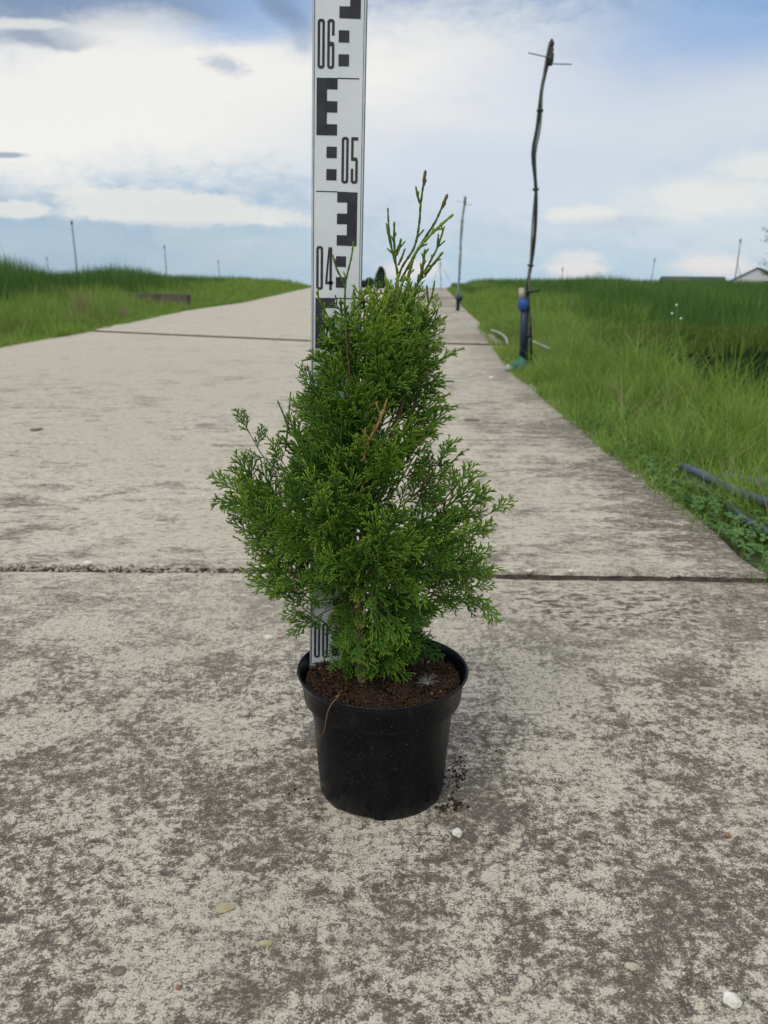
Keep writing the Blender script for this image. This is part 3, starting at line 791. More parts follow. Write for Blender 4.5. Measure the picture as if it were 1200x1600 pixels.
def put_spray(tp, pos, d, nrm, scale=1., rnd=.5, tipadd=0., flatcurl=0.):
    Vv, Tt, k = tp
    d = np.array(d, float); d /= np.linalg.norm(d)
    nrm = np.array(nrm, float); nrm = nrm - d * nrm.dot(d)
    if np.linalg.norm(nrm) < 1e-4: nrm = np.array(Vector(d).orthogonal())
    nrm /= np.linalg.norm(nrm); x = np.cross(nrm, d)
    Wv = Vv * scale
    if flatcurl:
        Wv = Wv.copy(); Wv[:, 1] += flatcurl * (Wv[:, 0] ** 2 + .5 * Wv[:, 2] ** 2) / .03
    P_ = Wv[:, :1] * x + Wv[:, 1:2] * nrm + Wv[:, 2:3] * d + np.array(pos)
    fol.append((P_, Tt + tipadd, np.full(len(P_), rnd), np.zeros(len(P_)), k))
def put_fingers(lst, rnd=.5, bud=0., tipadd=0.):
    Vv = np.concatenate([a for a, b in lst]); Tt = np.concatenate([b for a, b in lst])
    fol.append((Vv, Tt + tipadd, np.full(len(Vv), rnd), np.full(len(Vv), bud), len(lst)))
def smooth_path(pts_, step=.006):
    pts_ = [Vector(p_) for p_ in pts_]; out = []
    n_ = len(pts_)
    for i in range(n_ - 1):
        p0_, p1, p2, p3 = pts_[max(i - 1, 0)], pts_[i], pts_[i + 1], pts_[min(i + 2, n_ - 1)]
        k = max(1, int((p2 - p1).length / step))
        for j in range(k):
            t = j / k
            out.append(.5 * ((2 * p1) + (-p0_ + p2) * t + (2 * p0_ - 5 * p1 + 4 * p2 - p3) * t * t + (-p0_ + 3 * p1 - 3 * p2 + p3) * t ** 3))
    out.append(pts_[-1]); return out
wood = MB(); twigs = MB()
def leafy_twig(pts_, w_=.0021, bud=False, sidef=.3, rnd=.5, tipadd=.1):
    """thin shoot clad in scale leaves with the odd short side finger"""
    sp = smooth_path(pts_, .0042); lst = []; nrm = np.array([0, 1., .2])
    n_ = len(sp); sgn = 1
    for i in range(n_ - 1):
        a = np.array(sp[i]); d = np.array(sp[i + 1] - sp[i]); L = np.linalg.norm(d)
        if L < 1e-6: continue
        f = i / n_
        lst.append(finger(a, d, nrm, L * 1.35, w_ * 1.2 * (1 - .25 * f) * (.90 + .2 * (i % 2)), th=.75, t0=.3 + .5 * f, t1=.5 + .5 * f))
        if random.random() < sidef and f > .1:
            sgn = -sgn; s_ = np.cross(d / L, nrm); s_ /= np.linalg.norm(s_)
            lst.append(finger(a, d / L + s_ * sgn * random.uniform(.35, .7), nrm, random.uniform(.005, .012), w_ * .8, th=.7, t0=.5, t1=1.))
    put_fingers(lst, rnd=rnd, tipadd=tipadd, bud=.38 if bud else .16)
    if bud:
        a = np.array(sp[-1]); d = np.array(sp[-1] - sp[-3]); d /= np.linalg.norm(d)
        put_fingers([finger(a - d * .008, d, nrm, .012, .0034, th=.9), finger(a - d * .011 + np.array([.0004, 0, 0]), d + np.array([.25, 0, 0]), nrm, .007, .0022, th=.9)], bud=.9)
def PXP(px, py, dy=0.): return at(px, py, Y=PY + dy)
# --- explicit shoots at the top
T = leafy_twig
T([PXP(615, 480), PXP(625, 425), PXP(647, 387, .004), PXP(655, 350, .006), PXP(657, 322, .006), PXP(661, 292, .004), PXP(664, 272, .004)], .0024, True, .12, .45, -.05)
T([PXP(656, 318, .006), PXP(653, 308, .006), PXP(650, 293, .008)], .0022, False, .3)
T([PXP(625, 440), PXP(647, 400, -.003), PXP(665, 370, -.006), PXP(680, 347, -.008), PXP(690, 325, -.008), PXP(697, 309, -.008)], .0024, True, .12, .4, -.05)
T([PXP(636, 440, -.006), PXP(648, 398, -.01), PXP(668, 372, -.012), PXP(687, 353, -.014), PXP(707, 336, -.016)], .0029, False, .35, .65, .35)
T([PXP(622, 440), PXP(620, 420), PXP(614, 397), PXP(607, 367, .004), PXP(604, 350, .006)], .0023, False, .35)
T([PXP(612, 385), PXP(608, 362, -.002), PXP(606, 326, -.004)], .0018, False, .2)
T([PXP(618, 410), PXP(616, 380), PXP(616, 348, -.004)], .0023, False, .35)
T([PXP(619, 400), PXP(624, 388), PXP(626, 376)], .0022, False, .2); T([PXP(622, 415), PXP(628, 402), PXP(632, 391)], .0022, False, .2)
T([PXP(632, 500), PXP(641, 465), PXP(660, 430), PXP(677, 400, .006), PXP(686, 380, .01), PXP(694, 355, .012)], .0022, False, .22)
T([PXP(683, 388, .008), PXP(685, 367, .008)], .0019, False, .2)
T([PXP(664, 430, .002), PXP(676, 414, -.002), PXP(691, 395, -.006)], .0026, False, .4, .6, .2)
T([PXP(655, 440, 0), PXP(661, 415, -.004), PXP(664, 391, -.006)], .0026, False, .4, .6, .2)
T([PXP(539, 505), PXP(539, 462), PXP(541, 436), PXP(549, 402), PXP(552, 379)], .0020, False, .14)
T([PXP(539, 450), PXP(534, 436), PXP(526, 420), PXP(520, 399)], .0020, False, .22)
T([PXP(545, 500), PXP(562, 472), PXP(570, 460), PXP(577, 454)], .0024, False, .35, .6, .2); T([PXP(568, 463), PXP(574, 450), PXP(577, 437)], .0022)
T([PXP(520, 510), PXP(507, 485), PXP(500, 470), PXP(495, 457)], .0022, False, .3)
T([PXP(534, 500), PXP(533, 480), PXP(532, 468)], .002); T([PXP(553, 490), PXP(553, 472), PXP(553, 453)], .0024, False, .5, .6, .2)
T([PXP(650, 530), PXP(657, 510), PXP(667, 482), PXP(675, 462), PXP(679, 440)], .0022, False, .25)
T([PXP(670, 475), PXP(668, 462), PXP(667, 449)], .0019)
T([PXP(604, 490, .01), PXP(606, 470, .01), PXP(610, 450, .01)], .0022, False, .5); T([PXP(628, 470, -.01), PXP(634, 452, -.01), PXP(640, 436, -.01)], .0028, False, .5, .7, .3)
T([PXP(620, 470, -.02), PXP(626, 450, -.02), PXP(632, 432, -.02)], .0028, False, .5, .7, .3)
T([PXP(446, 705), PXP(450, 662), PXP(454, 613)], .0018, False, .1); T([PXP(449, 665), PXP(442, 645), PXP(434, 627)], .0018, False, .1)
T([PXP(664, 682), PXP(675, 660), PXP(686, 633)], .0019, False, .2); T([PXP(679, 655), PXP(677, 645), PXP(678, 636)], .0017)
T([PXP(650, 650), PXP(661, 625), PXP(673, 609)], .0022, False, .3); T([PXP(645, 645), PXP(652, 620), PXP(661, 600)], .0022, False, .3)
T([PXP(390, 778), PXP(392, 745), PXP(395, 714)], .0019, False, .2); T([PXP(395, 735), PXP(400, 722)], .0017)
T([PXP(722, 790), PXP(720, 770), PXP(713, 748)], .0022, False, .45); T([PXP(727, 795), PXP(736, 775), PXP(749, 753)], .0022, False, .2)
for k_ in range(12):
    bx = random.uniform(570, 655); tx = bx + random.uniform(-8, 26); ty = random.uniform(428, 470) + abs(tx - 625) * .35; dy_ = random.uniform(-.035, .02)
    T([PXP(bx, 505, dy_), PXP((bx + tx) / 2 + random.uniform(-4, 4), (505 + ty) / 2, dy_), PXP(tx, ty, dy_)], random.uniform(.0023, .003), False, .55, random.random(), .3)
# --- explicit leafy branches (picture polyline, spray count, spray scale)
def spray_branch(pts_, n_=6, sc_=.8, small=False, rnd=None, face=.75, start=.25, tipadd=.05, thick=.0011, open_=False, droop=0.):
    sp = smooth_path(pts_, .004); cut = int((.036 if not small else .024) * sc_ / .004); sp = sp[:max(4, len(sp) - cut)]; L = len(sp)
    (twigs if thick < .0014 else wood).tube(sp, [thick * (1.15 - .75 * i / L) for i in range(L)], 5)
    bd = np.array(sp[-1] - sp[0]); bd /= np.linalg.norm(bd)
    nrm0 = np.array([random.gauss(0, 1 - face), -1, random.gauss(.2, 1 - face)])
    sd_ = random.choice((-1, 1))
    for k in range(n_):
        f = start + (1 - start) * k / max(1, n_ - 1) if n_ > 1 else 1
        i = min(L - 1, int(f * (L - 1))); p_ = np.array(sp[i])
        d = np.array(sp[min(i + 1, L - 1)] - sp[max(i - 2, 0)]); d /= np.linalg.norm(d)
        nrm = nrm0 + np.random.default_rng(k + int(abs(p_[0]) * 1e5)).normal(0, .28, 3)
        s_ = np.cross(d, nrm); s_ /= np.linalg.norm(s_); sd_ = -sd_
        if k < n_ - 1: dd = d * math.cos(.7) + s_ * sd_ * math.sin(.7) + np.array([0, 0, droop])
        else: dd = d
        pool = TPN if open_ else (TPS if small else TPL)
        sc2 = sc_ * random.uniform(.82, 1.1) * (1 - .28 * f if k < n_ - 1 else .9)
        put_spray(random.choice(pool), p_, dd, nrm, sc2, (random.random() if rnd is None else rnd), tipadd + random.uniform(-.12, .15), random.uniform(-.25, .25))
def SB(pix, dy=0., **k):
    n_ = len(pix); spray_branch([PXP(x, y, dy * i / (n_ - 1)) for i, (x, y) in enumerate(pix)], **k)
SB([(480, 860), (455, 827), (440, 787), (430, 737), (409, 710), (390, 677), (371, 650)], -.01, n_=10, sc_=.66, start=.12, face=.9)
SB([(470, 830), (440, 815), (409, 800), (380, 790), (348, 786)], -.02, n_=8, sc_=.72, face=.9)
SB([(440, 820), (415, 795), (390, 779), (365, 765), (344, 753)], .01, n_=7, sc_=.72, face=.9)
SB([(480, 870), (440, 850), (410, 838), (374, 831)], -.01, n_=7, sc_=.75, face=.9)
SB([(480, 880), (440, 865), (415, 852), (383, 848)], .02, n_=5, sc_=.75)
SB([(500, 920), (460, 900), (430, 885), (405, 876)], -.01, n_=6, sc_=.75, face=.85)
SB([(500, 950), (470, 925), (445, 910), (422, 907)], 0, n_=5, sc_=.75)
SB([(510, 975), (480, 955), (455, 938), (425, 940)], -.01, n_=5, sc_=.7)
SB([(630, 860), (695, 829), (731, 819), (768, 801), (794, 792)], -.02, n_=8, sc_=.66, start=.1, face=.9)
SB([(640, 830), (680, 800), (705, 785), (722, 770)], -.01, n_=6, sc_=.75)
SB([(600, 810), (640, 780), (668, 750), (685, 723), (706, 699)], -.02, n_=8, sc_=.66, face=.9)
SB([(640, 775), (675, 760), (700, 748)], .01, n_=5, sc_=.75)
SB([(650, 900), (700, 885), (740, 872), (768, 869)], -.02, n_=7, sc_=.78, face=.85)
SB([(650, 900), (700, 890), (735, 890), (762, 893)], .01, n_=6, sc_=.75, face=.85)
SB([(640, 930), (690, 905), (725, 910), (750, 935), (757, 965)], -.01, n_=7, sc_=.72, face=.85)
SB([(640, 940), (680, 925), (715, 935), (740, 958)], .015, n_=5, sc_=.75)
SB([(630, 950), (660, 938), (690, 940), (712, 952)], -.02, n_=5, sc_=.7)
SB([(640, 560), (662, 530), (678, 490), (696, 479)], -.005, n_=5, sc_=.45, tipadd=.25, face=.9)
SB([(640, 570), (660, 545), (675, 528), (692, 520)], .005, n_=5, sc_=.5, tipadd=.2, face=.9)
SB([(640, 590), (660, 565), (673, 552), (688, 545)], -.01, n_=5, sc_=.5, tipadd=.2, face=.9)
SB([(630, 680), (650, 620), (665, 590), (676, 562)], 0, n_=6, sc_=.5, face=.9)
SB([(630, 700), (652, 665), (662, 640), (668, 625)], 0, n_=6, sc_=.5, face=.9, open_=True)
SB([(620, 760), (655, 700), (668, 680), (680, 668)], -.01, n_=7, sc_=.6)
SB([(530, 640), (500, 615), (480, 602), (463, 597)], -.01, n_=6, sc_=.55, tipadd=.15, face=.9)
SB([(520, 620), (495, 600), (484, 585), (475, 572)], 0, n_=4, sc_=.5, tipadd=.1, face=.9)
SB([(530, 610), (512, 585), (500, 570), (487, 560)], -.01, n_=5, sc_=.5, face=.9)
SB([(545, 580), (525, 560), (512, 540), (500, 525)], -.01, n_=4, sc_=.5, tipadd=.25, face=.9)
SB([(550, 550), (528, 520), (510, 505), (495, 497)], -.01, n_=5, sc_=.45, tipadd=.25, face=.9)
SB([(530, 680), (500, 650), (480, 640), (458, 622)], -.01, n_=6, sc_=.6, face=.9)
SB([(530, 700), (500, 670), (480, 655), (462, 648)], .01, n_=5, sc_=.6)
SB([(520, 740), (490, 700), (472, 680), (463, 652)], 0, n_=6, sc_=.6)
SB([(500, 800), (470, 760), (440, 720), (428, 690)], .02, n_=7, sc_=.7)
# low sprays over the soil
SB([(560, 1000), (552, 1025), (548, 1040), (545, 1052)], -.045, n_=5, sc_=.62, droop=-.5, rnd=.3)
SB([(575, 1040), (590, 1035), (605, 1022), (612, 1010)], -.055, n_=5, sc_=.68, rnd=.9, tipadd=.2, face=.95)
SB([(575, 1050), (600, 1035), (625, 1022), (645, 1022)], -.04, n_=5, sc_=.6, rnd=.3)
SB([(600, 1010), (630, 1000), (652, 1008), (664, 1034)], -.01, n_=6, sc_=.7, droop=-.35, rnd=.15, tipadd=-.15)
SB([(550, 940), (510, 955), (480, 975), (462, 990)], .0, n_=5, sc_=.5)
SB([(570, 980), (540, 1000), (530, 1020), (522, 1035)], -.045, n_=5, sc_=.55, droop=-.2)
for bx, by, ex_, ey_, dy_ in ((590, 1000, 640, 1040, -.035), (580, 1010, 606, 1046, -.05), (600, 990, 662, 1018, -.01), (575, 1000, 582, 1052, -.055), (560, 1000, 556, 1052, -.05), (560, 950, 548, 1005, -.05), (565, 960, 560, 1020, -.06), (575, 960, 590, 1015, -.06), (570, 970, 575, 1035, -.05), (590, 940, 645, 975, -.04), (560, 930, 548, 990, -.07), (600, 960, 640, 1008, -.02)):
    SB([(bx, by), ((bx + ex_) / 2 + (ex_ - bx) * .15, (by + ey_) / 2 - 4), (ex_, ey_)], dy_, n_=5, sc_=.68, droop=-.35, rnd=random.random() * .6)
# --- general fill: main stems
def zpx(py): return at(600, py, Y=PY).z
stem = [Vector((SOILC.x, PY - .03, SZ - .004)), PXP(563, 1000, -.024), PXP(560, 930, -.012), PXP(566, 840), PXP(575, 750), PXP(588, 660), PXP(598, 580), PXP(610, 500), PXP(622, 430)]
sp = smooth_path(stem, .008)
wood.tube(sp, [max(.0012, .0052 * (1 - i / len(sp)) ** .8) for i in range(len(sp))], 9)
for pxs, r0 in (([(566, 1000), (540, 900), (515, 800), (500, 720), (490, 640)], .0032), ([(566, 985), (600, 900), (640, 820), (665, 750)], .0032), ([(572, 800), (560, 700), (548, 600), (540, 510)], .0028), ([(580, 760), (620, 660), (640, 580), (648, 520)], .0026)):
    q = smooth_path([PXP(x, y, .0 + .01 * i * random.choice((-1, 1))) for i, (x, y) in enumerate(pxs)], .008)
    wood.tube(q, [max(.0009, r0 * (1 - i / len(q)) ** .8) for i in range(len(q))], 7)
def axis(z):
    i = min(range(len(sp)), key=lambda k: abs(sp[k].z - z)); return sp[i]
YT = np.array([455, 480, 520, 560, 600, 640, 680, 720, 760, 800, 840, 880, 920, 960, 1000, 1035])
LT = np.array([575, 550, 528, 520, 505, 490, 474, 452, 420, 404, 410, 430, 455, 495, 530, 548])
RT = np.array([630, 655, 672, 672, 662, 650, 648, 662, 685, 715, 725, 728, 710, 665, 620, 600])
npr = 0
ga = 2.399963; k = 0
while npr < 165:
    k += 1
    f = random.random() ** .95
    py = 462 + (1025 - 462) * f
    L_, R_ = np.interp(py, YT, LT), np.interp(py, YT, RT)
    cx = (L_ + R_) / 2
    if random.random() > ((R_ - L_) / 340) ** .8 + .22: continue
    phi = (k * ga) % (2 * math.pi)
    rr = (.55 + .45 * random.random() ** .6)
    ex = cx + math.cos(phi) * (R_ - L_) / 2 * rr * np.interp(py, [500, 700, 850], [.72, .72, .82])
    halfm = (R_ - L_) / 2 * .00068
    dy = math.sin(phi) * min(halfm * .85, .085) * rr
    if py > 960 and dy > .02: continue
    if py > 915 and (ex < 548 or ex > 640): continue
    if ex < 420 and random.random() < .5: continue
    # leave the staff's place (behind on the left) free
    tip = PXP(ex, py, dy)
    if tip.y > .880 and ex < 575: tip.y = .880 - random.uniform(0, .014)
    a_ = axis(tip.z)
    hr = math.hypot(tip.x - a_.x, tip.y - a_.y)
    zb = max(tip.z - hr * random.uniform(.55, 1.0), SZ + .02 + .03 * random.random())
    if py > 900: zb = max(tip.z + random.uniform(-.01, .03), zb)
    b_ = axis(zb).copy(); b_.z = zb
    midp = b_.lerp(tip, .5); midp.z -= hr * random.uniform(.02, .12)
    nseg = (tip - b_).length
    n_ = int(np.clip(nseg / .017, 3, 6))
    upper = py < 560
    # orient sprays to look outwards
    sp_ = smooth_path([b_, midp, tip], .005); Lp = len(sp_)
    twigs.tube(sp_, [.0012 * (1.1 - .7 * i / Lp) for i in range(Lp)], 4)
    outw = np.array([math.cos(phi) * .55, math.sin(phi) - .55, .35]) + rng.normal(0, .45, 3)
    sd_ = 1
    rbase = random.random()
    for j in range(n_):
        ff = .30 + .70 * j / max(1, n_ - 1); i = min(Lp - 1, int(ff * (Lp - 1)))
        p_ = np.array(sp_[i]); d = np.array(sp_[min(i + 1, Lp - 1)] - sp_[max(i - 2, 0)]); d /= np.linalg.norm(d)
        nn = outw + rng.normal(0, .25, 3); s_ = np.cross(d, nn); s_ /= np.linalg.norm(s_); sd_ = -sd_
        dd = d if j == n_ - 1 else d * .78 + s_ * sd_ * .62
        dd = dd + np.array([0, 0, .38 if py < 800 else (-.15 if py > 930 else .12)])
        sc_ = (.62 if upper else .92) * random.uniform(.8, 1.15)
        put_spray(random.choice(TPL if random.random() < .7 else TPS), p_, dd, nn, sc_, min(1, max(0, rbase + random.uniform(-.25, .25))),
                  (.18 if upper else 0) + random.uniform(-.15, .12) + (.1 if dy < -.02 else -.08) * ff, random.uniform(-.4, .4))
    npr += 1
# loose shoots that break the outline
for k in range(46):
    right = k % 2; py = random.uniform(600 if right else 770, 930)
    e0 = float(np.interp(py, YT, RT if right else LT)); sgn = 1 if right else -1
    ox = e0 - sgn * random.uniform(25, 50); tx = e0 + sgn * random.uniform(0, 16); up_ = random.uniform(18, 48) if py < 860 else random.uniform(-25, 15)
    dy_ = random.uniform(-.03, .015 if not right else .03)
    a_, b_ = PXP(ox, py, dy_), PXP(tx, py - up_, dy_ + random.uniform(-.01, .005))
    m_ = a_.lerp(b_, .5); m_.z -= .004
    q = smooth_path([a_, m_, b_], .004); twigs.tube(q, [.0009] * len(q), 4)
    nn = np.array([random.gauss(0, .35), -1, random.gauss(0, .35)]); dd = np.array(q[-1] - q[-3])
    put_spray(random.choice(TPN), np.array(q[-1]), dd, nn, random.uniform(.55, .8), random.random(), .15)
    for j in (len(q) // 3, 2 * len(q) // 3):
        s_ = np.cross(dd / np.linalg.norm(dd), nn); s_ /= np.linalg.norm(s_)
        put_spray(random.choice(TPS), np.array(q[j]), dd / np.linalg.norm(dd) + s_ * random.choice((-.8, .8)), nn, random.uniform(.5, .7), random.random(), .1)
# crown of short upright fingers
for px in range(552, 665, 9):
    top = np.interp(px, [540, 575, 600, 640, 668], [492, 475, 466, 468, 495]) + random.uniform(-8, 14)
    dy = random.uniform(-.03, .02); b_ = PXP(px + random.uniform(-6, 6), top + 75, dy); e_ = PXP(px, top + 22, dy)
    sp_ = smooth_path([b_, e_], .005)
    for j in range(3):
        put_spray(random.choice(TPS), np.array(sp_[int((len(sp_) - 1) * j / 2)]), np.array([random.uniform(-.3, .3), random.uniform(-.2, .2), 1]), np.array([random.uniform(-.6, .6), -1, 0]), .5, random.random(), .25)
Vv = np.concatenate([a[0] for a in fol]); nf = sum(a[4] for a in fol)
off = (np.arange(nf) * 21)[:, None, None]
Qa = (FQ[None] + off).reshape(-1, 4); Ta = (FT[None] + off).reshape(-1, 3)
me = np_mesh('foliage', Vv, [Qa, Ta], {'tip': np.concatenate([a[1] for a in fol]), 'rnd': np.concatenate([a[2] for a in fol]), 'bud': np.concatenate([a[3] for a in fol])})
print('foliage verts', len(Vv))
shrub = empty('conifer_shrub', (SOILC.x, PY - .03, SZ)); tag(shrub, 'young green thuja shrub with flat scaly sprays growing in the black pot', 'conifer')
link('foliage', me, M_thuja, shrub)
wood.build('trunk', M_bark, shrub); twigs.build('branches', M_twig, shrub)
dead = MB()
q = smooth_path([PXP(568, 720, -.058), PXP(575, 695, -.062), PXP(582, 678, -.066), PXP(590, 664, -.068), PXP(600, 640, -.068), PXP(605, 622, -.068)], .004)
dead.tube(q, [.0013] * (len(q) - 3) + [.0012, .001, .0007], 6)
q = smooth_path([PXP(571, 712, -.061), PXP(570, 690, -.064), PXP(571, 668, -.066)], .004); dead.tube(q, .0009, 5)
q = smooth_path([PXP(596, 650, -.068), PXP(590, 638, -.07), PXP(588, 628, -.07)], .004); dead.tube(q, .0007, 5)
for a, b in ((582, 672), (590, 660), (577, 690), (600, 634)):
    dead.tube([PXP(a, b, -.066), PXP(a + random.uniform(-5, 5), b - 8, -.07)], [.001, .0005], 5)
o = dead.build('dead_twig', M_dead, shrub); o['label'] = 'orange brown dead twig'

# ------------------------------------------------------------------ blades
def blades(name, P_, Hh, Wd, lean, mat, label, cat, seg=3, curve=1.0, kind='stuff', parent=None):
    """P_ (n,3) roots; Hh heights; Wd widths; lean 0..1"""
    Hh = np.maximum(Hh, .012); n_ = len(P_); az = rng.uniform(0, 2 * np.pi, n_); fa = rng.uniform(0, 2 * np.pi, n_)
    ln = np.abs(rng.normal(lean, lean * .6, n_))
    ts = np.linspace(0, 1, seg + 1)
    side = np.stack([np.cos(fa), np.sin(fa), np.zeros(n_)], -1)
    Vs = []
    for i, t in enumerate(ts):
        off_ = ln * Hh * (t ** 1.8) * curve
        c_ = P_ + np.stack([np.cos(az) * off_, np.sin(az) * off_, Hh * (t - .28 * ln * t * t)], -1)
        if i < seg:
            wd = (Wd * .5 * (1 - .55 * t))[:, None] * side
            Vs += [c_ - wd, c_ + wd]
        else: Vs.append(c_)
    m_ = 2 * seg + 1
    Va = np.stack(Vs, 1).reshape(-1, 3)
    o_ = (np.arange(n_) * m_)[:, None]
    Qs = [np.stack([o_[:, 0] + 2 * i, o_[:, 0] + 2 * i + 1, o_[:, 0] + 2 * i + 3, o_[:, 0] + 2 * i + 2], -1) for i in range(seg - 1)]
    Tr = np.stack([o_[:, 0] + 2 * seg - 2, o_[:, 0] + 2 * seg - 1, o_[:, 0] + 2 * seg], -1)
    me_ = np_mesh(name, Va, [np.concatenate(Qs), Tr], {'rnd': np.repeat(rng.random(n_), m_)})
    return tag(link(name, me_, mat, parent), label, cat, kind=kind)
def cluster_noise(x, y, s_): return np.array([mnoise.noise(Vector((a * s_, b * s_, 3.3))) for a, b in zip(x, y)])
def zone(n_, ylo, yhi, dlo, dhi, side, ypow=1.0, thr=None, ns=1.5):
    y = ylo + (yhi - ylo) * rng.random(n_) ** ypow; d = dlo + (dhi - dlo) * rng.random(n_) ** 1.25
    if side > 0: x = np.array([re(a) for a in y]) + d
    else: x = np.array([le(a) for a in y]) - d
    # keep what a camera near this one can see
    ok = np.abs(x) < (y + 1.2) * .85 + 1.2
    x, y, d = x[ok], y[ok], d[ok]
    cn = cluster_noise(x, y, ns)
    if thr is not None:
        ok = cn > thr - rng.random(len(cn)) * .5; x, y, d, cn = x[ok], y[ok], d[ok], cn[ok]
    z = np.array([terr(a, b) for a, b in zip(x, y)]); z = np.where(d < 0, -.02, z)
    return np.stack([x, y, z], -1), d, cn
BUMPS = [(20, 14, .13, .35), (-40, 14, .12, .5), (180, 15, .13, .5), (330, 17, .09, .45), (250, 15, .02, .6), (950, 17, .15, .5), (905, 15, .05, .4), (1022, 17, -.14, .28), (1100, 16, .02, .5), (1180, 18, -.16, .6), (760, 16, .04, .8)]
BW = [(at(px, 432, Y=Y_).x, Y_, a_, s_) for px, Y_, a_, s_ in BUMPS]
def bumps(x, y):
    h_ = np.zeros(len(x))
    for bx, by, a_, s_ in BW: h_ += (1.5 if bx < 0 else .8) * a_ * np.exp(-((x * by / np.maximum(y, 1) - bx) / s_) ** 2 / 2) * np.exp(-((y - by) / 5) ** 2 / 2)
    return h_
# right verge
P_, d, cn = zone(95000, 1.3, 9.5, -.035, 2.5, 1, 1.0, .1, 2.2)
ok = ~((P_[:, 1] > 5.6) & (d > .70)); P_, d, cn = P_[ok], d[ok], cn[ok]
h = (.07 + .23 * np.clip((d - .03) / .7, 0, 1) * np.interp(P_[:, 1], [1.5, 2.8, 4], [.35, .8, 1])) * (1 + 1.1 * cn + .5 * cluster_noise(P_[:, 0], P_[:, 1], 6)) * rng.uniform(.5, 1.3, len(d))
h *= np.interp(P_[:, 1] + d * .0, [1.2, 2.2, 3.4], [.6, .75, 1]) * np.interp(d, [.55, 1.3], [1, .45]) * np.where(rng.random(len(d)) < .03, 1.5, 1)
blades('grass', P_, h, np.full(len(h), .0042) * rng.uniform(.6, 1.3, len(h)), .5, M_grass, 'bright fresh grass along the right edge of the concrete road', 'grass')
P_, d, cn = zone(26000, 9, 40, .03, 2.0, 1, 1.6)
h = (.08 + .24 * np.clip(d / 1.0, 0, 1)) * (1 + .5 * cn) * rng.uniform(.6, 1.2, len(d))
blades('grass', P_, h, np.full(len(h), .009) * np.interp(P_[:, 1], [9, 40], [1, 2.6]), .4, M_grass, 'light green grass along the far right road edge beyond the sprinkler riser', 'grass')
# right field of tall grass
def contour(px):
    return np.interp(px, [690, 700, 740, 860, 900, 960, 1000, 1022, 1045, 1200], [446, 438, 434, 434, 433, 427, 431, 437, 433, 432])
def topz(x, y, cf, spread=0):
    """height of the line of sight over the vegetation's crest at (x, y)"""
    px = 600 + F * x / (y * math.cos(PITCH)); d_ = [ray(a, cf(a)) for a in px] if hasattr(px, '__len__') else ray(px, cf(px))
    if hasattr(px, '__len__'): return np.array([EYE.z + q.z / q.y * b for q, b in zip(d_, y)])
    return EYE.z + d_.z / d_.y * y
P_, d, cn = zone(60000, 8.6, 24, .9, 13, 1, 1.3)
h = (.46 + .10 * cn + .10 * cluster_noise(P_[:, 0], P_[:, 1], .6) + bumps(P_[:, 0], P_[:, 1])) * np.clip(d / 2.2, .5, 1) * rng.uniform(.72, 1.08, len(d)) * np.where(rng.random(len(d)) < .02, 1.18, 1)
blades('tall_grass', P_, h, np.full(len(h), .009) * np.interp(P_[:, 1], [8, 24], [.8, 1.6]), .22, M_tallr, 'dense dark green tall grass filling the field right of the road', 'grass', seg=3)
P_, d, cn = zone(26000, 24, 46, .4, 24, 1, 1.2)
P_[:, 2] = np.maximum(P_[:, 2], -.03)
h = (.50 + .12 * cn) * np.clip(d / 1.5, .6, 1) * rng.uniform(.75, 1.1, len(d))
blades('tall_grass', P_, h, np.full(len(h), .022), .2, M_tallr, 'tall grass at the skyline right of the road', 'grass', seg=2)
# dark bed with olive top
hb = empty('evergreen_bed', (3.2, 6.7, -.25)); tag(hb, 'low dense bed of dark evergreens with olive yellow tops in the right field', 'hedge')
n_ = 16000
x = rng.uniform(1.5, 6.2, n_); y = rng.uniform(5.8, 7.4, n_) + .10 * (x - 2)
keep = (x > 1.6 + rng.random(n_) * .35); x, y = x[keep], y[keep]; n_ = len(x)
z = np.full(n_, -.36)
o1 = blades('dark_foliage', np.stack([x, y, z], -1), rng.uniform(.40, .56, n_), np.full(n_, .012), .12, M_hedge, None, None, kind=None, parent=hb)
n2 = 15000
x = rng.uniform(1.8, 6.2, n2); y = rng.uniform(5.85, 7.4, n2) + .10 * (x - 2)
cn = cluster_noise(x, y, 2.5)
o2 = blades('olive_tips', np.stack([x, y, np.full(n2, .09) + .08 * cn], -1), rng.uniform(.08, .13, n2), np.full(n2, .010), .3, M_olive, None, None, seg=2, kind=None, parent=hb)
P_, d, cn = zone(900, 1.8, 9, .1, 2.2, 1, 1.0)
blades('dry_grass', P_, rng.uniform(.12, .34, len(d)), np.full(len(d), .0035), .45, M_dry, 'sparse dry straw blades mixed into the right verge', 'dry grass')
P_, d, cn = zone(1100, 5.5, 16, .1, 3.0, -1, 1.0)
blades('dry_grass', P_, rng.uniform(.15, .42, len(d)), np.full(len(d), .005), .4, M_dry, 'sparse dry straw blades mixed into the left verge', 'dry grass')
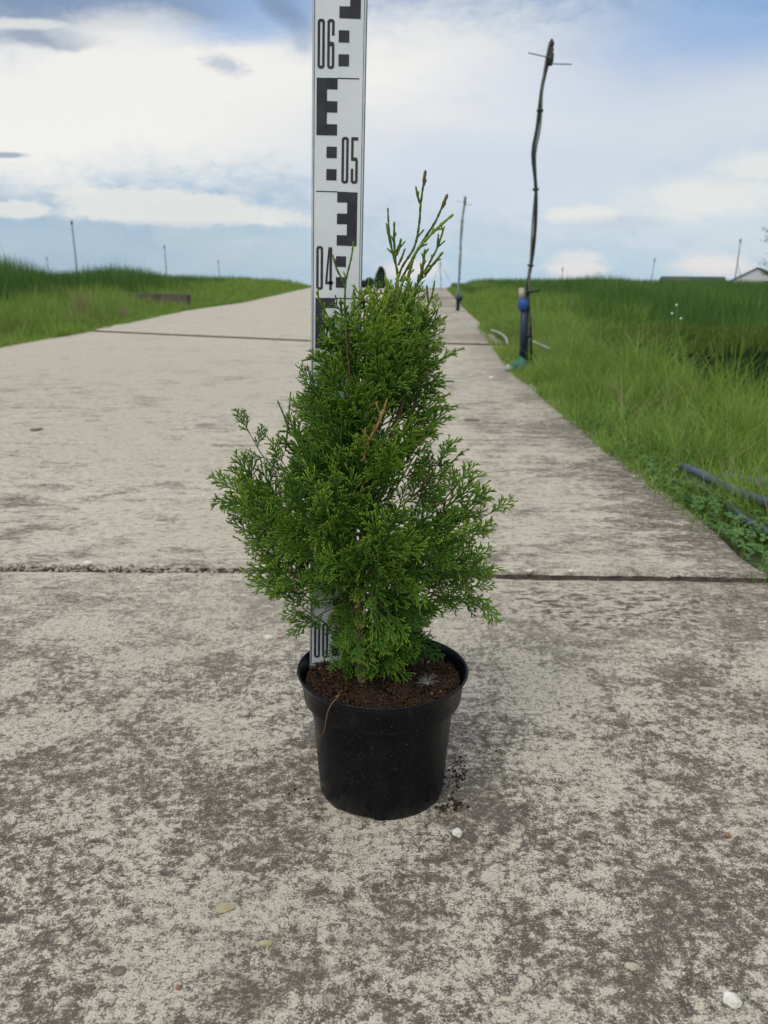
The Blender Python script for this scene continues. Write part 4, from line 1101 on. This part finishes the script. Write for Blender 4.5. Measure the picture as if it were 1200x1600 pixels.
# left verge and tall grass
def nearl(n_, ylo, yhi, dlo, dhi, yp=1.): return zone(n_, ylo, yhi, dlo, dhi, -1, yp)
P_, d, cn = zone(76000, 3.2, 13, -.05, 2.4, -1)
h = (.08 + .17 * np.clip(d / .7, 0, 1)) * (1 + .9 * cn + .5 * cluster_noise(P_[:, 0], P_[:, 1], 5)) * rng.uniform(.5, 1.3, len(d)) * np.where(rng.random(len(d)) < .03, 1.5, 1)
blades('grass', P_, h, np.full(len(h), .0055) * rng.uniform(.7, 1.2, len(h)), .4, M_grass, 'light green grass bordering the left edge of the concrete road', 'grass')
P_, d, cn = zone(24000, 13, 42, .0, 2.6, -1, 1.5)
h = (.11 + .26 * np.clip(d / 1.2, 0, 1)) * (1 + .6 * cn) * rng.uniform(.6, 1.2, len(d))
blades('grass', P_, h, np.full(len(h), .009) * np.interp(P_[:, 1], [12, 42], [1, 2.8]), .35, M_grass, 'light grass at the far left road edge below the skyline', 'grass')
P_, d, cn = zone(74000, 5.5, 22, 1.5, 12, -1, 1.2)
cn2 = cluster_noise(P_[:, 0], P_[:, 1], .45)
h = (.57 + .10 * cn + .16 * cn2 + bumps(P_[:, 0], P_[:, 1])) * np.clip((d - 1.0) / 1.3, .4, 1) * rng.uniform(.74, 1.05, len(d)) * np.where(rng.random(len(d)) < .02, 1.18, 1)
blades('tall_grass', P_, h, np.full(len(h), .010) * np.interp(P_[:, 1], [8, 22], [.8, 1.5]), .2, M_tall, 'dense dark green tall grass behind the left verge', 'grass')
P_, d, cn = zone(26000, 22, 46, 1.5, 26, -1, 1.2)
cn2 = cluster_noise(P_[:, 0], P_[:, 1], .25)
P_[:, 2] = np.maximum(P_[:, 2], -.03)
h = (.56 + .06 * cn + .14 * cn2) * np.clip((d - .8) / 2.0, .5, 1) * rng.uniform(.75, 1.05, len(d))
blades('tall_grass', P_, h, np.full(len(h), .022), .18, M_tall, 'tall grass at the skyline left of the road', 'grass', seg=2)

P_, d, cn = zone(5200, 1.9, 3.2, .12, .8, 1, 1.0, .1, 6)
h = rng.uniform(.05, .14, len(d)) * (1 + cn)
blades('grass', P_, h, np.full(len(h), .0035), .7, M_grass, 'sparse short grass growing over the grey pipes', 'grass')
# clover carpet near the pipes
def clover(n_, ylo, yhi, dlo, dhi, label):
    P2, d2, c2 = zone(n_, ylo, yhi, dlo, dhi, 1, 1.0, .0, 3.0)
    Vs = []; Qs = []; rn = []; o_ = 0
    for p_ in P2:
        hh = rng.uniform(.015, .06); t0 = rng.uniform(0, 6.28); tl = Vector((rng.normal(0, .3), rng.normal(0, .3), 1)).normalized()
        a = tl.orthogonal().normalized(); b = tl.cross(a); r0 = rng.uniform(.006, .012); rv = rng.random()
        for k_ in range(3):
            t = t0 + k_ * 2.094; e = a * math.cos(t) + b * math.sin(t); s_ = a * -math.sin(t) + b * math.cos(t)
            c0 = Vector((p_[0], p_[1], p_[2] + hh))
            Vs += [c0, c0 + e * r0 * .7 + s_ * r0 * .55 + tl * r0 * .2, c0 + e * r0 * 1.35 + s_ * r0 * .3, c0 + e * r0 * 1.35 - s_ * r0 * .3, c0 + e * r0 * .7 - s_ * r0 * .55 + tl * r0 * .2]
            Qs.append((o_, o_ + 1, o_ + 2, o_ + 3, o_ + 4)); o_ += 5; rn += [rv] * 5
    tag(link('clover', np_mesh('clover', [tuple(v) for v in Vs], [np.array(Qs)], {'rnd': rn}), M_clover), label, 'ground cover', kind='stuff')
clover(5200, 1.45, 3.4, .0, 1.1, 'low clover and weeds beside the right road edge near the grey pipes')

# ------------------------------------------------------------------ grey pipes in the verge
def pipe(name, pts_, r, mat, label, cat, group=None):
    mb_ = MB(); mb_.tube(smooth_path(pts_, .03), r, 16); return tag(mb_.build(name, mat), label, cat, group)
def gp(px, py, z): return at(px, py, Z=z)
p1 = gp(1068, 731, .02); p2 = gp(1092, 740, .025); p3 = gp(1150, 768, .03); p4 = gp(1235, 800, .03); p5 = p4 + (p4 - p3) * 3
pipe('irrigation_pipe', [p1, p2, p3, p4, p5], .0135, M_greyp, 'shiny blue grey pipe lying in the grass by the right road edge', 'pipe', 'pipes lying in the right verge')
q1 = gp(1070, 748, 0); q2 = gp(1120, 775, .0); q3 = gp(1160, 808, .0); q4 = gp(1215, 842, 0); q5 = q4 + (q4 - q3) * 3
pipe('irrigation_pipe', [q1, q2, q3, q4, q5], .011, M_greyp, 'thinner dull pipe half hidden in clover, nearest the road', 'pipe', 'pipes lying in the right verge')
r1 = gp(1128, 748, 0); r2 = gp(1170, 755, .01); r3 = gp(1260, 770, .01)
pipe('irrigation_pipe', [r1, r2, r3], .02, M_greyp, 'thick grey pipe behind the shiny pipe at the right edge', 'pipe', 'pipes lying in the right verge')

# ------------------------------------------------------------------ sprinkler risers
def riser(name, path, D0, label, detail=True, pale=False, ws=1.0):
    """path: picture polyline base->top, all at distance D0"""
    pts_ = [at(x, y, Y=D0) for x, y in path]
    root = empty(name, (pts_[0].x, D0, pts_[0].z)); tag(root, label, 'sprinkler', 'sprinkler risers along the right road edge')
    sp_ = smooth_path(pts_, .04); L = len(sp_); S = D0 / 5.3 if not detail else 1
    zt = pts_[-1].z; z0 = pts_[0].z
    A = []; B = []
    for i, p_ in enumerate(sp_):
        f = i / (L - 1); ph = f * 11.0
        o_ = Vector((math.sin(ph) * .0115, math.cos(ph) * .0115, 0))
        A.append(p_ + o_); B.append(p_ - o_ * .55)
    k0 = int(L * .02)
    ma = MB(); ma.tube(A, .0055 * ws, 8); ma.build('stake', M_hosel if not pale else M_gpole, root)
    ma = MB(); ma.tube(B[k0:], .0105 * ws, 8); ma.build('hose', M_blackp if not pale else M_gpole, root)
    for f_ in (.12, .34, .58, .80):
        i_ = int(f_ * (L - 1)); d_ = (sp_[i_ + 1] - sp_[i_]).normalized()
        ma = MB(); ma.tube([sp_[i_] - d_ * .006, sp_[i_] + d_ * .006], .020 * ws, 10); ma.build('tie', M_blackp if not pale else M_gpole, root)
    top = sp_[-1]
    ma = MB(); ma.tube([top + Vector((0, 0, z)) for z in (-.12, -.10, -.06, -.05, -.035, -.03)], [.010, .016, .018, .012, .016, .012], 10)
    ma.build('nozzle_body', M_blackp, root)
    ma = MB(); ma.tube([top + Vector((0, 0, z)) for z in (-.028, -.02, -.012, .0, .012, .02)], [.004, .012, .014, .013, .009, .002], 10)
    ma.tube([top + Vector((.009, 0, -.045)), top + Vector((.0095, 0, -.005))], .0022, 6); ma.tube([top + Vector((-.009, 0, -.045)), top + Vector((-.0095, 0, -.005))], .0022, 6)
    ma.build('sprinkler_head', M_blackp, root)
    ma = MB(); ma.tube([top + Vector((-.13, .0, -.055)), top + Vector((0, -.02, -.085))], .0032, 6); ma.build('wire', M_hosel, root)
    ma = MB(); ma.tube([top + Vector((0, -.02, -.115)), top + Vector((.12, 0, -.112))], .0032, 6); ma.build('wire', M_hosel, root)
    return root
r1 = riser('sprinkler_riser', [(823, 568), (824, 500), (826, 440), (832, 390), (836, 330), (837, 285), (834, 240), (841, 200), (845, 160), (848, 130), (856, 92), (862, 66)], 5.35,
           'nearest black hose twisted round a stake with sprinkler head, by the right road edge')
D0 = 5.33
a = at(815, 572, Y=D0); b = at(819, 478, Y=D0)
mb = MB(); mb.tube([a, (a + b) / 2, b], .019, 14); mb.build('stand_pipe', M_navy, r1)
c0 = at(817, 486, Y=D0); c1_ = at(817, 466, Y=D0)
mb = MB(); mb.tube([c0, c0.lerp(c1_, .2), c0.lerp(c1_, .5), c0.lerp(c1_, .85), c1_], [.022, .030, .031, .028, .018], 16); mb.build('coupling', M_blue, r1)
c2 = at(815, 466, Y=D0); c3 = at(815, 450, Y=D0)
mb = MB(); mb.tube([c2, c3], .017, 12); mb.build('fitting', M_fit, r1)
mb = MB(); mb.tube([at(822, 458, Y=D0), at(843, 453, Y=D0 - .05)], [.008, .006], 8); mb.build('tap', M_blackp, r1)
mb = MB(); mb.tube([at(831, 580, Y=D0 + .03), at(829, 510, Y=D0 + .03), at(824, 455, Y=D0)], .007, 8); mb.build('brace', M_blackp, r1)
v0 = at(806, 575, Y=D0 - .02)
mb = MB(); mb.tube([v0 + Vector((-.045, -.02, -.01)), v0 + Vector((-.015, 0, .0)), v0 + Vector((.03, .01, .03)), v0 + Vector((.05, .01, .055))], [.018, .026, .034, .030], 10)
mb.tube([v0 + Vector((.02, -.02, -.03)), v0 + Vector((.045, -.01, .05))], [.035, .022], 10); mb.build('valve', M_teal, r1)
mb = MB(); mb.tube([v0 + Vector((-.062, -.03, -.014)), v0 + Vector((-.040, -.025, .012))], [.020, .022], 12); mb.build('valve_cap', M_whiteh, r1)
r2 = riser('sprinkler_riser', [(715, 494), (715, 470), (717, 440), (719, 400), (722, 350), (727, 308)], 14.3, 'second sprinkler riser, smaller and greyish, at the road edge left of the nearest one', detail=False, pale=True, ws=1.5)
mb = MB(); q0 = at(715, 492, Y=14.28); q1_ = at(716, 462, Y=14.28); mb.tube([q0, q1_], .03, 8); mb.build('stand_pipe', M_navy, r2)
mb = MB(); mb.tube([at(716, 470, Y=14.25), at(719, 462, Y=14.25)], .055, 10); mb.build('coupling', M_navy, r2)
r3 = riser('sprinkler_riser', [(689, 452), (689, 437), (688, 424), (688, 408)], 36, 'farthest faint sprinkler riser where the right road edge meets the sky', detail=False, pale=True, ws=1.2)
mb = MB(); mb.tube([at(688, 410, Y=36), at(703, 440, Y=36)], .006, 5); mb.tube([at(688, 412, Y=36), at(676, 442, Y=36)], .006, 5); mb.build('guy_wire', M_gpole, r3)

# white hose
pts_ = [gp(790, 558, .01), gp(775, 540, .01), gp(760, 528, .02)]
wh = [gp(712, 500, .0), gp(722, 512, .01), gp(740, 520, .01), gp(757, 528, .03), gp(776, 526, .10), gp(786, 532, .09), gp(792, 545, .02)]
pipe('hose', [gp(709, 490, .01), gp(722, 503, .01), gp(745, 514, .02), gp(757, 522, .02)], .009, M_whiteh, 'pale hose running along the far right road edge', 'hose')
pipe('hose', [gp(768, 516, .09), gp(780, 520, .10), gp(790, 528, .08), gp(793, 538, .04)], .008, M_whiteh, 'short bent white hose arching out of the grass left of the riser', 'hose')
pipe('hose', [gp(824, 530, .10), gp(838, 536, .10), gp(858, 545, .10)], .009, M_whiteh, 'straight piece of white hose lying in grass right of the riser', 'hose')

# distant thin posts
def post(x0, y0, x1, y1, D0, r, label, brace=False):
    a, b = at(x0, y0, Y=D0), at(x1, y1, Y=D0)
    a.z = min(a.z, 0) if D0 < 45 else a.z - .3
    root = empty('field_post', a); tag(root, label, 'post', 'thin sprinkler posts standing in the fields')
    mb_ = MB(); mb_.tube([a, a.lerp(b, .5) + Vector((.01, 0, 0)), b], r, 8); mb_.build('pole', M_gpole, root)
    mb_ = MB(); mb_.tube([b + Vector((0, 0, -.04 * D0 / 20)), b + Vector((0, 0, .01)), b + Vector((0, 0, .05 * D0 / 20))], [r * 1.2, r * 1.9, r * .8], 8); mb_.build('sprinkler_head', M_gpole, root)
    if brace:
        mb_ = MB(); mb_.tube([b.lerp(a, .4), a + Vector((.45, 0, 0))], r * .5, 6); mb_.build('brace', M_gpole, root)
post(121, 430, 112, 348, 21.7, .018, 'tallest thin post on the left field skyline')
post(260, 430, 257, 386, 36, .020, 'thin post midway between the left skyline and the staff')
post(76, 425, 73, 404, 44, .018, 'short faint post left of the tallest left post')
post(343, 430, 341, 409, 44, .016, 'short faint post on the left skyline nearest the staff')
post(1147, 440, 1157, 376, 33, .022, 'tall braced post beside the white gabled house', True)
post(1016, 440, 1023, 406, 44, .020, 'leaning thin post on the right skyline in a dip of the grass')
post(879, 440, 879, 421, 44, .018, 'short faint post just right of the nearest sprinkler riser')

# ------------------------------------------------------------------ weeds, plank
def weed(name, px, py, Y0, h, n_, spread, mat, label, cat, w_=.008):
    p_ = at(px, py, Y=Y0); p_.z = terr(p_.x, p_.y) + .0
    sg = min(.05, .12 * h); P2 = np.array([(p_.x + rng.normal(0, sg), p_.y + rng.normal(0, sg), p_.z) for _ in range(n_)])
    return blades(name, P2, rng.uniform(.55, 1.1, n_) * h, np.full(n_, w_), spread, mat, label, cat, kind=None)
weed('dry_weed', 194, 495, 10.4, .26, 90, .25, M_dry, 'straw coloured dry weed clump at the left road edge beside the plank', 'weed')
weed('dry_weed', 125, 470, 10.5, .50, 70, .22, M_dry, 'tall straw coloured dry weed in the left grass, left of the plank', 'weed')
weed('grass_tuft', 975, 700, 3.4, .17, 40, .45, M_clover, 'pale bluish grass tuft at the right road edge', 'grass tuft', .006)
pw = at(1057, 560, Y=5.0); pw.z = terr(pw.x, pw.y)
fw = empty('flowering_weed', pw); tag(fw, 'tall pale weed with small white flower heads in the right verge', 'weed')
mb = MB(); tp = at(1057, 478, Y=5.0)
mb.tube([pw, pw.lerp(tp, .5) + Vector((.01, 0, 0)), tp], [.004, .0035, .002], 6)
for k_, (a, b) in enumerate(((1050, 492), (1064, 498), (1040, 530), (1072, 535), (1053, 510))):
    f = .3 + .12 * k_; mb.tube([pw.lerp(tp, f), at(a, b, Y=5.0)], [.0025, .0015], 5)
mb.build('stem', M_clover, fw)
for a, b in ((1057, 477), (1050, 490), (1064, 498)):
    mb = MB(); q = at(a, b, Y=5.0); mb.tube([q + Vector((0, 0, -.006)), q, q + Vector((0, 0, .008))], [.003, .007, .002], 7)
    mb.build('flower_head', M_puff, fw)
a = at(190, 466, Y=15.2); b = at(296, 467, Y=14.8)
mid_ = (a + b) / 2; ang = math.atan2(b.y - a.y, b.x - a.x)
mb = MB(); Lp = (b - a).length / 2
Mx = Matrix.Translation((mid_.x, mid_.y, mid_.z)) @ Matrix.Rotation(ang, 4, 'Z')
mb.box((-Lp, -.05, -.25), (Lp, .05, .085), Mx)
o = mb.build('plank', M_wood, smooth=False, bevel=.012); tag(o, 'weathered brown plank standing on edge in the left grass', 'plank')

# ------------------------------------------------------------------ distant conifers at the crest of the road
def far_cone(px, base_py, top_py, wpx, D0, label, seed, round_=False):
    b = at(px, base_py, Y=D0); t_ = at(px, top_py, Y=D0); b.z = crest(D0) - .02
    hh = t_.z - b.z; rad = wpx / F * D0 / 2
    root = empty('distant_conifer', b); tag(root, label, 'conifer', 'small conifers at the far end of the road')
    n_ = 2600; r2 = np.random.default_rng(seed)
    f = r2.random(n_) ** .9
    prof = np.sqrt(np.clip(1 - f ** 1.6, 0, 1)) * np.clip(.55 + f * 2.5, 0, 1) if not round_ else np.sqrt(np.clip(1 - (f * 2 - 1) ** 2, .05, 1))
    th = r2.uniform(0, 2 * np.pi, n_); rr = rad * prof * r2.uniform(.65, 1.0, n_) * (1 + .12 * np.sin(th * 3 + f * 9))
    P2 = np.stack([b.x + rr * np.cos(th), b.y + rr * np.sin(th), b.z + .02 + f * hh * .93], -1)
    blades('crown', P2, np.full(n_, .07 * hh / .9), np.full(n_, .03), .7, M_hedge, None, None, seg=2, kind=None, parent=root)
    ma = MB(); ma.tube([b - Vector((0, 0, .05)), b + Vector((0, 0, hh * .8))], [rad * .25, rad * .05], 8); ma.build('trunk', M_bark, root)
far_cone(595, 449, 416, 20, 38, 'dark cone shaped conifer at the end of the road', 1)
far_cone(577, 449, 434, 15, 38.5, 'low rounded dark bush just left of the cone shaped conifer', 2, True)
far_cone(568, 449, 438, 10, 39, 'smallest dark bush at the road end, next to the staff', 3, True)

# ------------------------------------------------------------------ buildings at right
DB = 62.0
hs = empty('house', at(1190, 450, Y=DB)); tag(hs, 'white gabled house with dark roof behind the right field', 'house')
a = at(1136, 447, Y=DB); ap = at(1180, 419, Y=DB); e_ = at(1136, 441, Y=DB); zb = -4.0
wdt = (ap.x - a.x)
hx, hy = a.x, DB; hs.location = (hx, hy, -.5); HR = Matrix.Translation((hx, hy, 0)) @ Matrix.Rotation(-math.atan2(hx + 2, hy) - .05, 4, 'Z') @ Matrix.Translation((-hx, -hy, 0))
mb = MB(); xl, xm, xr_ = a.x, ap.x, ap.x + wdt; yf, yb = DB, DB + 9
Vh = [HR @ Vector(q) for q in [(xl, yf, zb), (xr_, yf, zb), (xr_, yf, e_.z), (xm, yf, ap.z), (xl, yf, e_.z), (xl, yb, zb), (xr_, yb, zb), (xr_, yb, e_.z), (xm, yb, ap.z), (xl, yb, e_.z)]]
mb.add(Vh, [(0, 1, 2, 3, 4), (9, 8, 7, 6, 5), (0, 4, 9, 5), (1, 6, 7, 2)]); mb.build('wall', M_wall, hs, smooth=False)
mb = MB()
for s_ in (-1, 1):
    x_e = xm + s_ * (wdt + .35); z_e = ap.z - (ap.z - e_.z) * (wdt + .35) / wdt
    th = .05; vs = [(xm, yf - .12, ap.z), (x_e, yf - .12, z_e), (x_e, yb + .4, z_e), (xm, yb + .4, ap.z)]
    vs = [(a_, b_, c_ + .01) for a_, b_, c_ in vs] + [(a_, b_, c_ + th) for a_, b_, c_ in vs]
    vs = [HR @ Vector(q) for q in vs]; mb.add(vs, [(0, 1, 2, 3), (7, 6, 5, 4), (0, 4, 5, 1), (1, 5, 6, 2), (2, 6, 7, 3), (3, 7, 4, 0)])
mb.build('roof', M_roof, hs, smooth=False)
mb = MB(); mb.box((xm + .5, yf - .03, e_.z - .5), (xm + 1.1, yf + .02, e_.z + .1), HR); mb.build('window', M_seam, hs, smooth=False)
bn = empty('barn', at(1095, 450, Y=DB - 4)); tag(bn, 'long low building with dark mossy roof left of the white house', 'building')
x0 = at(1047, 440, Y=DB - 4).x; x1 = at(1150, 440, Y=DB - 4).x; zt = at(1095, 432, Y=DB - 4).z
mb = MB(); mb.add([(x0, DB - 4, zt - 1.2), (x1, DB - 4, zt - 1.2), (x1, DB - 2, zt), (x0, DB - 2, zt), (x1, DB - 0.2, zt - 1.2), (x0, DB - .2, zt - 1.2), (x0, DB - 4, zt - 1.35), (x1, DB - 4, zt - 1.35), (x1, DB - .2, zt - 1.35), (x0, DB - .2, zt - 1.35)],
                  [(0, 1, 2, 3), (3, 2, 4, 5), (6, 7, 1, 0), (5, 4, 8, 9), (0, 3, 5, 9, 6), (1, 7, 8, 4, 2), (9, 8, 7, 6)]); mb.build('roof', M_roofg, bn, smooth=False)
mb = MB(); mb.box((x0 + .3, DB - 3.7, zb), (x1 - .3, DB - .5, zt - 1.36)); mb.build('wall', M_wall, bn, smooth=False)
# tree at the right edge
DT = 48.0
tb = at(1235, 446, Y=DT); tb.z = -.6
tr = empty('tree', tb); tag(tr, 'sparse leafy tree reaching in at the right edge above the white house', 'tree')
mb = MB(); leafP = []
top = at(1228, 330, Y=DT)
mb.tube([tb, tb.lerp(top, .5), top], [.12, .08, .03], 8)
rt_ = random.Random(5)
for k_ in range(46):
    f = rt_.uniform(.22, .98); s0 = tb.lerp(top, f); az = rt_.uniform(0, 6.28); L = rt_.uniform(.7, 1.75) * (1.15 - .5 * f)
    if k_ < 10: az = math.pi + rt_.uniform(-.6, .6)
    e = s0 + Vector((math.cos(az) * L, math.sin(az) * L, rt_.uniform(-.1, .55) * L)); mid2 = s0.lerp(e, .5) + Vector((0, 0, -.08 * L))
    mb.tube([s0, mid2, e], [.025, .015, .006], 5)
    for j in range(70):
        g_ = rt_.uniform(.35, 1.05); q = s0.lerp(e, g_); leafP.append((q.x + rt_.gauss(0, .10), q.y + rt_.gauss(0, .10), q.z + rt_.gauss(0, .09)))
mb.build('trunk', M_bark, tr)
leafP = np.array(leafP)
blades('crown', leafP, np.full(len(leafP), .09), np.full(len(leafP), .05), .8, M_tall, None, None, seg=2, kind=None, parent=tr)
